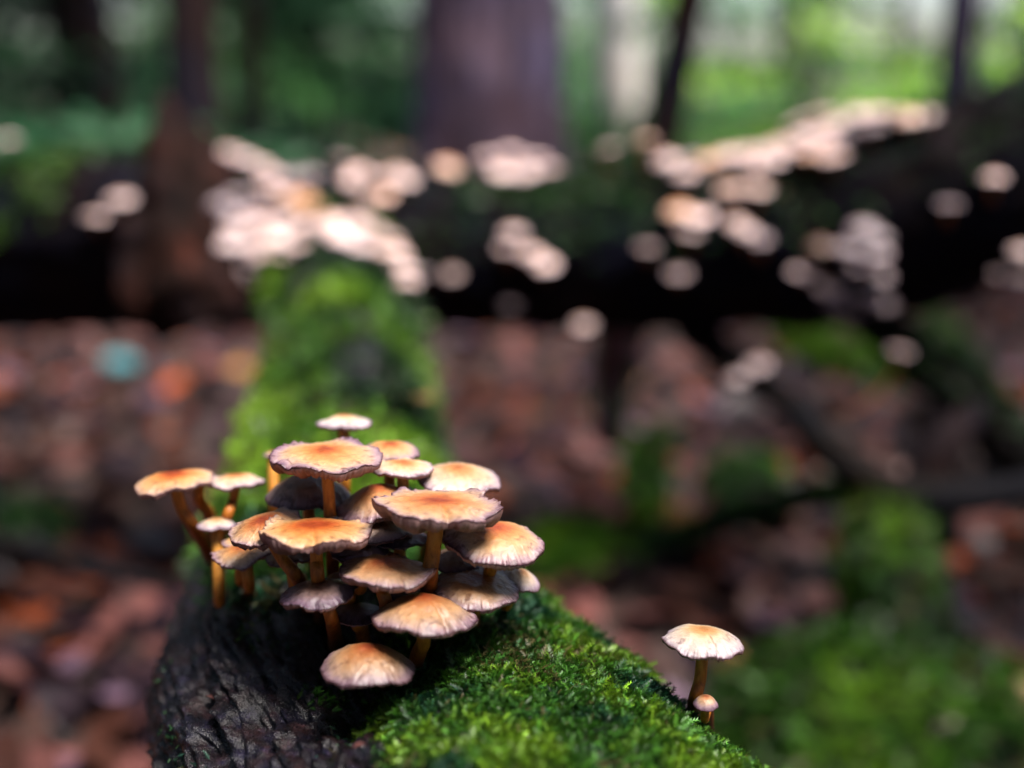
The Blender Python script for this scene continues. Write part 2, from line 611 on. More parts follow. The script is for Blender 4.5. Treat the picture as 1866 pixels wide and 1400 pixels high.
def log_masks(p, Y, th):
    """moss mask: right/top mossy, left flank bare wet bark"""
    side = np.cos(th)                                   # -1 left .. 1 right
    n = fbm(p * 26, 4) - .5
    n2 = fbm(p * 75 + 5, 3) - .5
    near = 1 - sstep(.44, .58, Y)
    lim = np.interp(Y, [.0, .25, .31, .36, .42, .50, .60], [-.22, -.26, -.27, -.36, -.52, -.80, -.95])
    a = sstep(-.10, .10, side - lim + n * .55 + n2 * .25)
    top = sstep(-.12, .10, np.sin(th) - (-.05) + n * .6)
    # worn strip on the lower right flank near the lens
    worn = 1 - near * sstep(.72, .84, side + n * .25) * 0.9
    # bare grey patches further along
    far = sstep(.62, .75, Y)
    bare = 1 - far * .95 * sstep(-.03, .06, fbm(p * 15 + 31, 3) - .5 + .05) * (np.abs(side + .1) < .6)
    tuft = 1 - np.exp(-(((p[..., 0] + .062 + n * .05) / .042) ** 2 + ((p[..., 1] - .365 - n2 * .04) / .05) ** 2) ** 2)  # bare dark bark round the tuft base, deepening the shade there
    return np.clip(a * top * worn * bare * tuft, 0, 1)


def log_surface(Y, th):
    p = log_theta_pt(Y, th)
    d = .004
    # outward direction
    X, Z, a, b = log_station(Y)
    c = np.stack([X, Y, Z + CAMZ], -1)
    o = p - c
    o = o / (np.linalg.norm(o, axis=-1, keepdims=True) + 1e-9)
    mk = log_masks(p, Y, th)
    # bark relief: long ridges along the log, cracks and knobs
    q = np.stack([np.cos(th) * 9, np.sin(th) * 9, Y * 16 + 2 * (fbm(p * 20, 2) - .5)], -1)
    rid = 1 - np.abs(fbm(q + 3, 4) - .5) * 4
    rid2 = fbm(p * 95, 4) - .5
    lump = fbm(p * 17 + 9, 3) - .5
    rid3 = fbm(p * 260 + 1, 3) - .5
    q2 = np.stack([np.cos(th) * 30, np.sin(th) * 30, Y * 60], -1)
    rid4 = 1 - np.abs(fbm(q2 + 7, 3) - .5) * 4
    bark = .0075 * np.clip(rid, -.8, 1) - .005 + .002 * rid2 + .018 * lump + .002 * rid3 + .0042 * np.clip(rid4, -.8, 1)
    cush = .010 * (fbm(p * 30 + 2, 3) - .5) + .0045 * (fbm(p * 85 + 4, 3) - .5) + .008 * lump + .004
    disp = bark * (1 - mk) + cush * mk
    # shaded hollow under the tuft
    hol = np.exp(-(((p[..., 0] + .058) / .030) ** 2 + ((p[..., 1] - .325) / .035) ** 2))
    disp = disp - .012 * hol
    return p + o * disp[..., None], mk


def near_log():
    ys = np.concatenate([np.linspace(-.35, .2, 60), np.linspace(.203, .46, 250), np.linspace(.464, 1.22, 190)])
    m = 440
    th = np.linspace(0, 2 * np.pi, m, endpoint=False)
    YY, TT = np.meshgrid(ys, th, indexing='ij')
    S, mk = log_surface(YY, TT)
    V = S.reshape(-1, 3)
    F = grid_faces(len(ys), m, True, True)
    n = len(V)
    V = np.vstack([V, S[0].mean(0), S[-1].mean(0)])
    j = np.arange(m); j2 = (j + 1) % m
    F2 = np.vstack([np.stack([np.full(m, n), j, j2], -1), np.stack([np.full(m, n + 1), (len(ys) - 1) * m + j2, (len(ys) - 1) * m + j], -1)])
    mkv = np.concatenate([mk.ravel(), [0, 0]])
    t = thing('mossy_log', (0, .3, CAMZ - .32), 'moss covered log carrying the big tuft, running away to the cross log', 'log')
    off = np.array(t.location)
    obj('bark', mesh_np('bark', V - off, [F, F2], True, {'moss': ('FLOAT', mkv)}), M_BARK_NEAR, t)
    tr = tri_of(F)
    # orientation check: outward normals
    Vn = V[tr]
    up = (V[:, 2] > CAMZ - .30)
    Y = V[:, 1]
    m1 = mkv * up * (Y > .2) * (Y < .50)
    m2 = mkv * up * (Y >= .48)
    m3 = mkv * up * (Y <= .2)
    thin = (1 - mkv) * up * (Y > .2) * (Y < .5) * sstep(.5, .62, fbm(V * 40 + 8, 3))
    V0 = V - off
    cf = moss_color(42, bias=-.01)
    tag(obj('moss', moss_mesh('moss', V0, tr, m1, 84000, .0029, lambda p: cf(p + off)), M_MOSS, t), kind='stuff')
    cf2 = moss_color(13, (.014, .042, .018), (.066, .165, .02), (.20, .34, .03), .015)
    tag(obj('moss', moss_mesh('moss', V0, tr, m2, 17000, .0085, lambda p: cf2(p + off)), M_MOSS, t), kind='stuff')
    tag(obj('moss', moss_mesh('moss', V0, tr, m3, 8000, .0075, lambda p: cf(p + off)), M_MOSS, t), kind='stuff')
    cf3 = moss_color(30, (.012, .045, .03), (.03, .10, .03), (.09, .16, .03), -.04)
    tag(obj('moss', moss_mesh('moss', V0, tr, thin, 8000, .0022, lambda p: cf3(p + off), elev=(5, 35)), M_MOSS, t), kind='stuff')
    return t


near_log()


def log_hit(x, y):
    """where the ray of a photo pixel meets the near log (undisplaced section)"""
    r = ray(x, y)
    for d in np.arange(.25, 1.2, .002):
        p = CAM + r * d
        X, Z, a, b = log_station(p[1])
        if abs((p[0] - X) / a) ** 2.5 + abs((p[2] - CAMZ - Z) / b) ** 2.5 < 1:
            return p
    return None


# ------------------------------------------------------------------ mushrooms
def cap_meshes(R, H, umbo=0., curl=0., wave=0., edge=.03, band=1., split=None, seg=288, rings=30, gills=72, seed=0, knob=0., lobes=3, lowres=False):
    g = np.random.default_rng(seed)
    if lowres:
        seg, rings = 40, 10
    th = np.linspace(0, 2 * np.pi, seg, endpoint=False)
    t = np.linspace(0, 1, rings) ** .8
    T, TH = np.meshgrid(t, th, indexing='ij')
    ph = g.uniform(0, 6.28, 8)
    rn = sum(np.sin(TH * k + ph[k]) / k for k in range(1, 6)) * .5
    cirq = np.stack([np.cos(TH) * 2.2, np.sin(TH) * 2.2, 0 * TH + seed * 3.7], -1)
    en = (fbm(cirq * 2.2, 4) - .5) * 2.6
    en2 = (fbm(cirq * 9, 3) - .5) * 2
    rad = R * T * (1 + (edge * rn + edge * 1.3 * en + .022 * en2 * T ** 4) * T ** 2)
    z = H * (1 - T ** g.uniform(1.45, 2.3))
    z += umbo * np.exp(-(T / .22) ** 2)
    z -= knob * np.exp(-(T / .38) ** 2)
    cu = np.clip((T - .72) / .28, 0, 1)
    z += curl * cu ** 1.8 * (.55 + .45 * np.sin(TH * lobes + ph[6]) + .6 * en)
    z += wave * T ** 2.2 * (np.sin(TH * 2 + ph[0]) * .6 + np.sin(TH * lobes + ph[1]) * .8 + np.sin(TH * 5 + ph[2]) * .35)
    q = np.stack([rad * np.cos(TH), rad * np.sin(TH), 0 * T + seed * 0.1], -1)
    z += (fbm(q / R * 2.2, 4) - .5) * .26 * R * T
    z += .035 * R * en2 * sstep(.75, 1, T)
    z += (fbm(q / R * 14, 3) - .5) * .018 * R
    if split:
        for (a0, wd, dp) in split:
            dd = np.angle(np.exp(1j * (TH - a0)))
            nz = (fbm(np.stack([T * 9, 0 * T, 0 * T + a0], -1), 3) - .5) * .10
            k = np.exp(-((dd + nz) / wd) ** 2)
            rad = rad * (1 - dp * k * T ** 3)
            z -= .10 * R * k * sstep(.15, .75, T) * (.5 + dp)
    x, y = rad * np.cos(TH), rad * np.sin(TH)
    top = np.stack([x, y, z], -1)
    # rim lip: a short turn under the edge
    rim = top[-1]
    lip = []
    for (kr, kz) in ((1.003, -.012), (.998, -.026)):
        l = rim * np.array([kr, kr, 1]); l[:, 2] = rim[:, 2] + kz * R
        lip.append(l)
    V = np.concatenate([top.reshape(-1, 3), np.array(lip).reshape(-1, 3)])
    F = grid_faces(rings + 2, seg, True)
    pol = np.stack([np.cos(TH), np.sin(TH), T], -1).reshape(-1, 3)
    pl = np.stack([np.cos(th), np.sin(th), np.ones(seg)], -1)
    pol = np.concatenate([pol, pl, pl])
    cap = mesh_np('cap', V, F, True, {'polar': ('FLOAT_VECTOR', pol)})
    # underside
    if lowres:
        gp = [(1.0, .02), (.8, .14), (.4, .2), (.1, .21)]
        saw = np.zeros(seg)
    else:
        gp = [(.998, .024), (.992, .05), (.975, .085), (.94, .12), (.85, .165), (.65, .20), (.4, .22), (.1, .23)]
        kk = np.arange(seg) % (seg // gills)
        saw = np.where(kk == 0, 1.0, np.where(kk == seg // gills // 2, -.7, .1)) + g.normal(0, .25, seg)
    rows, prow = [], []
    for (f, dz) in gp:
        ti = f
        k0 = min(np.searchsorted(t, ti), rings - 1)
        zz = np.array([np.interp(ti, t, top[:, j, 2]) for j in range(seg)])
        zz = .65 * zz + .35 * zz.mean() if f < .9 else zz
        rr = np.hypot(rim[:, 0], rim[:, 1]) * f
        amp = .020 * R * min(1, (1.0 - f) * 25 + .35)
        bth = band * (1 + .55 * en[-1]) if not lowres else band
        rows.append(np.stack([rr * np.cos(th) * (1 + saw * .004), rr * np.sin(th) * (1 + saw * .004), zz - dz * R * bth - saw * amp * .5], -1))
        prow.append(np.stack([np.cos(th), np.sin(th), np.full(seg, f)], -1))
    Vg = np.concatenate(rows); Pg = np.concatenate(prow)
    Fg = grid_faces(len(gp), seg, True)
    gl = mesh_np('gills', Vg, Fg, not lowres and False, {'polar': ('FLOAT_VECTOR', Pg)})
    zc = float(top[0, :, 2].mean()) - .25 * R
    return cap, gl, zc


def mushroom(label, c, w, d, base, bend=None, tilt=(0, 0), group=None, colr=(.5, .5, .2), r=.0021, H=.32, rot=None, stem_gap=0.0, **kw):
    """c: cap centre pixel, w: cap width in pixels, d: depth, base: pixel on the log (or 3-D point) where the stem grows"""
    R = w * px(d) * .5
    C = P(c[0], c[1], d)
    if len(base) == 2:
        bp = log_hit(*base)
        if bp is None:
            bp = P(base[0], base[1], d + .03)
    else:
        bp = np.array(base, float)
    root = thing('mushroom', tuple(bp), label, 'mushroom', group)
    seed = int(c[0] * 7 + c[1])
    cap, gl, zc = cap_meshes(R, H * R, seed=seed, **{k: (v * R if k in ('umbo', 'curl', 'wave', 'knob') else v) for k, v in kw.items()})
    cap.materials.append(M_CAP); gl.materials.append(M_GILL)
    rot = rot if rot is not None else random.Random(seed).uniform(0, 6.28)
    # tilt: (towards the lens, towards the right), degrees
    M = Matrix.Rotation(math.radians(tilt[0] - 8.0), 4, 'X') @ Matrix.Rotation(math.radians(tilt[1]), 4, 'Y') @ Matrix.Rotation(rot, 4, 'Z')
    co = obj('cap', cap, None, root)
    Cc = C - np.array(M.to_3x3() @ Vector((0, 0, H * R * .45)))
    co.matrix_local = Matrix.Translation(Vector(Cc - bp)) @ M
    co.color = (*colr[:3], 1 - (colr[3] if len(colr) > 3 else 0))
    go = obj('gills', gl, None, co)
    tag(go, kind='stuff')
    # stem
    topp = Cc - bp + np.array(M.to_3x3() @ Vector((0, 0, zc)))
    ax = np.array(M.to_3x3() @ Vector((0, 0, 1)))
    L = np.linalg.norm(topp)
    if bend is None:
        pts = [(0, 0, -.006), topp * .35 + np.array([0, -.0015, .002]), topp - ax * L * .22, topp]
    else:
        pts = [(0, 0, -.006)] + [P(b[0], b[1], b[2]) - bp for b in bend] + [topp]
    path = catmull(pts, 22)
    tt = np.linspace(0, 1, 22)
    rad = r * (1.18 - .28 * tt + .35 * np.exp(-tt * 14) + .25 * np.exp(-(1 - tt) * 16))
    V, F, al = tube_np(path, rad, 16, .07, 260)
    so = obj('stem', mesh_np('stem', V, F, True, {'along': ('FLOAT', al)}), M_STEM, root)
    return root


G = None
TUFT = [  # dimmer light on lower and inner caps is put into their colr
    ('wide flat tan cap with rust centre and ridged rim, tallest at top of the tuft', (595, 826), 190, .378, (606, 1085), dict(H=.13, knob=-.02, curl=.05, edge=.025, band=1.25, tilt=(6, 2), colr=(.52, .62, .08), bend=[(606, 1010, .385), (601, 930, .380)])),
    ('small pale cap with orange crown standing alone behind the tuft', (626, 765), 94, .425, (626, 905), dict(H=.34, colr=(.5, .45, .0, .9), edge=.02)),
    ('tan cap half hidden directly behind the tallest flat cap', (712, 816), 100, .402, (690, 1000), dict(H=.30, tilt=(9, 4), colr=(.5, .6, .1), wave=.03)),
    ('orange tan cap with thin pale rim tucked under the tallest flat cap', (735, 847), 104, .390, (700, 1030), dict(H=.22, wave=.04, colr=(.58, .65, .05, .35), tilt=(8, 4))),
    ('broad cream cap with reddish centre and lilac rim, at the upper back of the tuft', (836, 863), 144, .396, (760, 1040), dict(H=.32, wave=.07, colr=(.55, .50, .05, .45), tilt=(13, 5), edge=.04)),
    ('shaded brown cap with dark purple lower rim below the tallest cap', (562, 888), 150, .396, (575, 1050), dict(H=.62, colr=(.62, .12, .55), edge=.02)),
    ('domed cap with lilac margin and dark spots behind the ragged upturned cap', (688, 905), 150, .386, (690, 1040), dict(H=.52, colr=(.52, .55, .25), wave=.05, tilt=(8, -6))),
    ('ragged flat cap with upturned torn gill edge on a stout orange stem', (798, 914), 212, .361, (778, 1125), dict(H=.10, curl=.07, knob=.03, edge=.07, band=1.3, wave=.045, lobes=3, split=[(5.35, .10, .20), (6.1, .10, .14)], rot=-.35, tilt=(2, 3), colr=(.66, .48, .14), r=.0025, bend=[(782, 1060, .366), (789, 1005, .363)])),
    ('large smooth orange tan cap tilted to the right with a purplish gill rim', (902, 976), 176, .371, (840, 1120), dict(H=.33, band=1.2, curl=.03, edge=.03, tilt=(9, 8), colr=(.60, .62, .10), wave=.03)),
    ('pale cap hanging at the right edge of the tuft against the moss', (947, 1048), 82, .386, (920, 1110), dict(H=.42, tilt=(10, 22), colr=(.40, .50, .20, .6))),
    ('pale lilac cap with dented reddish centre beside the pale hanging cap', (868, 1060), 152, .371, (862, 1150), dict(H=.38, knob=.14, wave=.04, edge=.03, tilt=(13, 5), colr=(.58, .42, .20))),
    ('wavy cap with rust brown centre and fringed lilac rim in mid tuft', (705, 1031), 164, .361, (700, 1130), dict(H=.20, wave=.06, umbo=.05, curl=.05, edge=.05, lobes=3, band=1.15, tilt=(4, 3), colr=(.68, .32, .24), bend=[(704, 1105, .366), (697, 1075, .363)])),
    ('bright orange lobed cap with curled brown front edge and notch', (575, 962), 196, .361, (585, 1110), dict(H=.16, curl=.09, knob=.02, wave=.035, edge=.07, lobes=5, band=1.4, split=[(4.82, .12, .24)], rot=0.0, tilt=(0, 0), colr=(.88, .50, .02), r=.0021, bend=[(580, 1065, .366), (577, 1020, .363)])),
    ('orange brown cap with wrinkled curled rim left of the lobed cap', (480, 956), 128, .372, (566, 1095), dict(H=.28, curl=.10, wave=.05, edge=.06, lobes=4, band=1.3, tilt=(14, -12), colr=(.72, .42, .18), bend=[(545, 1058, .375), (516, 1020, .373)])),
    ('ragged peach cap with pointed edges low on the left of the tuft', (446, 1002), 108, .392, (458, 1095), dict(H=.34, wave=.09, edge=.10, lobes=3, tilt=(4, -4), colr=(.66, .40, .12))),
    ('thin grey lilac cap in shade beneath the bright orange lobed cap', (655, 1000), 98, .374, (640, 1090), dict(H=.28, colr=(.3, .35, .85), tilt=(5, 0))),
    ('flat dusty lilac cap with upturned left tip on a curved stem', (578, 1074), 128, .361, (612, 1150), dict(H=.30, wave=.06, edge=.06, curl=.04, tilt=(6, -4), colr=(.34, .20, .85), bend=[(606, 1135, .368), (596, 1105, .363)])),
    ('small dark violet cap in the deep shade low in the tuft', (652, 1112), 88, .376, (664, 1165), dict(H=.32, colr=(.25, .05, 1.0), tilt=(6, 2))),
    ('domed cream cap with rust crown and a split right edge', (772, 1106), 182, .356, (752, 1195), dict(H=.46, edge=.025, split=[(5.35, .10, .12)], rot=0.0, tilt=(-2, 3), colr=(.60, .28, .18), wave=.025, r=.0023, bend=[(764, 1188, .366), (772, 1165, .360)])),
    ('lowest cap of the tuft, domed ochre with dark violet fringed rim', (671, 1198), 162, .351, (700, 1215), dict(H=.46, edge=.03, tilt=(2, 3), colr=(.60, .14, .22), wave=.02, bend=[(690, 1205, .366), (678, 1205, .358)])),
    ('orange topped cap on a long curved stem jutting out over the left bank', (316, 870), 132, .408, (385, 990), dict(H=.24, wave=.04, tilt=(3, -5), colr=(.82, .62, .05), bend=[(352, 958, .414), (330, 925, .411)], r=.0022)),
    ('small lilac cap touching the orange topped cap on the curved stem', (369, 864), 56, .420, (390, 985), dict(H=.36, colr=(.2, .5, .5), tilt=(0, 10))),
    ('pale cream cap on a thin bent stem beside the jutting orange topped cap', (431, 872), 96, .416, (405, 985), dict(H=.28, colr=(.6, .5, .0, .5), bend=[(412, 950, .418), (424, 915, .417)], r=.0018)),
    ('small pale cap low between the two bent orange stems', (395, 952), 66, .408, (398, 990), dict(H=.36, colr=(.4, .42, .1, .6))),
    ('peach cap peeping out behind the ragged peach cap', (437, 985), 62, .402, (450, 1060), dict(H=.3, colr=(.6, .5, .1))),
    ('tiny pinkish cap peeping out behind the tallest flat cap', (497, 826), 34, .432, (505, 930), dict(H=.4, colr=(.3, .6, .2))),
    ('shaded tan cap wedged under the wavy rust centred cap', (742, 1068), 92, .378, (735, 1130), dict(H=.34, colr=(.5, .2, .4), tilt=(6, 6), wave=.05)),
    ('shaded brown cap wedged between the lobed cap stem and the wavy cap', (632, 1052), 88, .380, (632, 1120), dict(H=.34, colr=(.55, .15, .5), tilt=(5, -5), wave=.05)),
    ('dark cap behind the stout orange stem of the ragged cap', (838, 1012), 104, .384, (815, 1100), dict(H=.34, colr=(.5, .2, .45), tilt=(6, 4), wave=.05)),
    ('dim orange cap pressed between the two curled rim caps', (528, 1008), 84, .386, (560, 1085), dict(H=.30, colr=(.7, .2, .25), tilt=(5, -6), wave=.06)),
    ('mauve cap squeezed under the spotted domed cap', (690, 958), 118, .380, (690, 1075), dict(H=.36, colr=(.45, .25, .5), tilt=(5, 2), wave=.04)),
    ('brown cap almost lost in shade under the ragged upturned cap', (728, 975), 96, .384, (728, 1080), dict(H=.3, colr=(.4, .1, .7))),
]
for lab, c, w, d, base, kw in TUFT:
    mushroom(lab, c, w * 1.06, d, base, **kw)
mushroom('lone pale mushroom with honey crown and orange stem on the right flank of the log', (1282, 1160), 148, .370, (1262, 1287),
         H=.36, edge=.02, tilt=(1, 3), colr=(.62, .30, .0, .9), wave=.01, split=[(4.95, .035, .05)], rot=0.0, r=.0020,
         bend=[(1266, 1275, .372), (1276, 1235, .371)])
mushroom('tiny glossy tan button mushroom at the foot of the lone pale mushroom', (1286, 1277), 46, .364, (1292, 1300), H=.75, edge=.02, colr=(.35, .6, .3), tilt=(8, 0), r=.0014)


# extra bare stems between the caps (their caps are hidden by those in front)
def hidden_stem(label, pts, cap_at, w, d):
    pass


# ------------------------------------------------------------------ cross log
CL = [(-420, 480, 1.46, .105), (0, 452, 1.36, .104), (300, 440, 1.30, .100), (600, 462, 1.27, .088), (950, 466, 1.25, .080),
      (1200, 462, 1.23, .084), (1500, 424, 1.18, .094), (1866, 330, 1.11, .098), (2250, 225, 1.05, .105)]
cl_path = catmull([P(a, b_, d) for a, b_, d, r_ in CL], 220)
cl_rad = np.interp(np.linspace(0, len(CL) - 1, 220), np.arange(len(CL)), [r_ for *_, r_ in CL])


def cross_log():
    V, F, t = tube_np(cl_path, cl_rad, 90, .09, 14, .05)
    root = thing('fallen_log', tuple(cl_path[110]), 'dark fallen log lying across the scene, dotted with pale mushrooms', 'log')
    off = cl_path[110]
    obj('bark', mesh_np('bark', V - off, F), M_BARK_LOG, root)
    tr = tri_of(F)
    nv = np.zeros_like(V)
    fn = np.cross(V[tr[:, 1]] - V[tr[:, 0]], V[tr[:, 2]] - V[tr[:, 0]])
    for k in range(3):
        np.add.at(nv, tr[:, k], fn)
    nv /= np.linalg.norm(nv, axis=1)[:, None] + 1e-12
    up = nv[:, 2]
    x = V[:, 0]
    reg = np.exp(-((x - .12) / .14) ** 2) + .9 * np.exp(-((x + .62) / .16) ** 2) + .25 * sstep(.42, .62, x) + .25
    mk = sstep(.25, .75, up + (fbm(V * 16, 3) - .5) * .8) * np.clip(reg, 0, 1)
    mk *= sstep(.32, .55, fbm(V * 9 + 3, 3) + .25 * (reg - .4))
    cf = moss_color(8, (.006, .025, .014), (.022, .08, .012), (.07, .16, .015), .02)
    tag(obj('moss', moss_mesh('moss', V - off, tr, mk, 9000, .010, lambda p: cf(p + off)), M_MOSS, root), kind='stuff')
    return root


cross_log()

# small mushrooms on and around the cross log
def far_cap_material():
    m, nt, b = new_mat('skylit_mushroom_cap')  # same caps as the tuft, open-sky brightness put into the colour
    at = N(nt, 'ShaderNodeAttribute', attribute_name='polar')
    sep = N(nt, 'ShaderNodeSeparateXYZ'); nt.links.new(at.outputs['Vector'], sep.inputs[0])
    oi = N(nt, 'ShaderNodeObjectInfo')
    oc = N(nt, 'ShaderNodeSeparateColor'); nt.links.new(oi.outputs['Color'], oc.inputs[0])
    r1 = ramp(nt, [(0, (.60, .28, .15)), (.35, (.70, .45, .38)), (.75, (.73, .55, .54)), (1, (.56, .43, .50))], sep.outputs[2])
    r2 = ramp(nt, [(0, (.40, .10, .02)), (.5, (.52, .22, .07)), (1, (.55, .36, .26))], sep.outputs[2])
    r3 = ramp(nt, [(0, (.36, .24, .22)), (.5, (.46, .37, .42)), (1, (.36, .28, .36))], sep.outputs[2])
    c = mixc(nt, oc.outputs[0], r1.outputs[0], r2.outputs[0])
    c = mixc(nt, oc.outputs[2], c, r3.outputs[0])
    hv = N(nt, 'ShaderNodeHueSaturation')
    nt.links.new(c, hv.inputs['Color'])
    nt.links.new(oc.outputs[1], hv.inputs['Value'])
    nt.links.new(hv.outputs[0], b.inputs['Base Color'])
    b.inputs['Roughness'].default_value = .42
    return m


M_FARCAP = far_cap_material()
LOWCAPS = []
for k in range(7):
    c_, g_, z_ = cap_meshes(1.0, [.35, .45, .28, .5, .4, .22, .6][k], wave=.05, edge=.05, seed=40 + k, lowres=True)
    c_.materials.append(M_FARCAP); g_.materials.append(M_GILL)
    LOWCAPS.append((c_, g_))


nl_y = np.linspace(.7, 1.22, 90)
nl_path = np.stack([log_station(nl_y)[0], nl_y, log_station(nl_y)[1] + CAMZ], -1)
nl_rad = log_station(nl_y)[3] + .002


def far_mushroom(label, group, x, y, w, colr, anchor=None, dd=0.0, tilt=None):
    """cap at pixel (x, y); the distance comes from the log (or anchor path) it grows on"""
    path, rad = anchor if anchor is not None else (cl_path, cl_rad)
    r = ray(x, y)
    hit, best = None, None
    for d in np.arange(.75, 1.75, .006):
        p = CAM + r * d
        dist = np.linalg.norm(path - p, axis=1) - rad
        k = int(np.argmin(dist))
        if best is None or dist[k] < best[0]:
            best = (dist[k], k, d)
        if dist[k] < .014:
            hit = (k, d)
            break
    k, d = hit if hit else (best[1], best[2])
    d += dd
    C = CAM + r * d
    out = C - path[k]
    out /= np.linalg.norm(out) + 1e-9
    low = path[k] + (out + np.array([0, 0, -.22])) / np.linalg.norm(out + np.array([0, 0, -.22])) * rad[k] * .97
    R = w * px(d) * .5
    root = thing('mushroom', tuple(low), label, 'mushroom', group)
    ck = random.randrange(7)
    co = obj('cap', LOWCAPS[ck][0], None, root)
    lean = out * np.array([1, 1, 0])
    ta = random.uniform(2, 24)
    axis = Vector((-lean[1], lean[0], 0)) if np.linalg.norm(lean) > 1e-3 else Vector((1, 0, 0))
    co.matrix_local = (Matrix.Translation(Vector(C - low)) @ Matrix.Rotation(math.radians(ta), 4, axis)
                       @ Matrix.Rotation(random.uniform(0, 6.28), 4, 'Z') @ Matrix.Scale(R, 4))
    co.color = (*colr, 1)
    tp = C - low
    pts = [(0, 0, 0), tp * np.array([.6, .6, .25]), tp * np.array([.95, .95, .7]), tp + np.array([0, 0, R * .15])]
    V, F, al = tube_np(catmull(pts, 8), .0021, 8)
    obj('stem', mesh_np('stem', V, F, True, {'along': ('FLOAT', al)}), M_STEM, root)
    return root


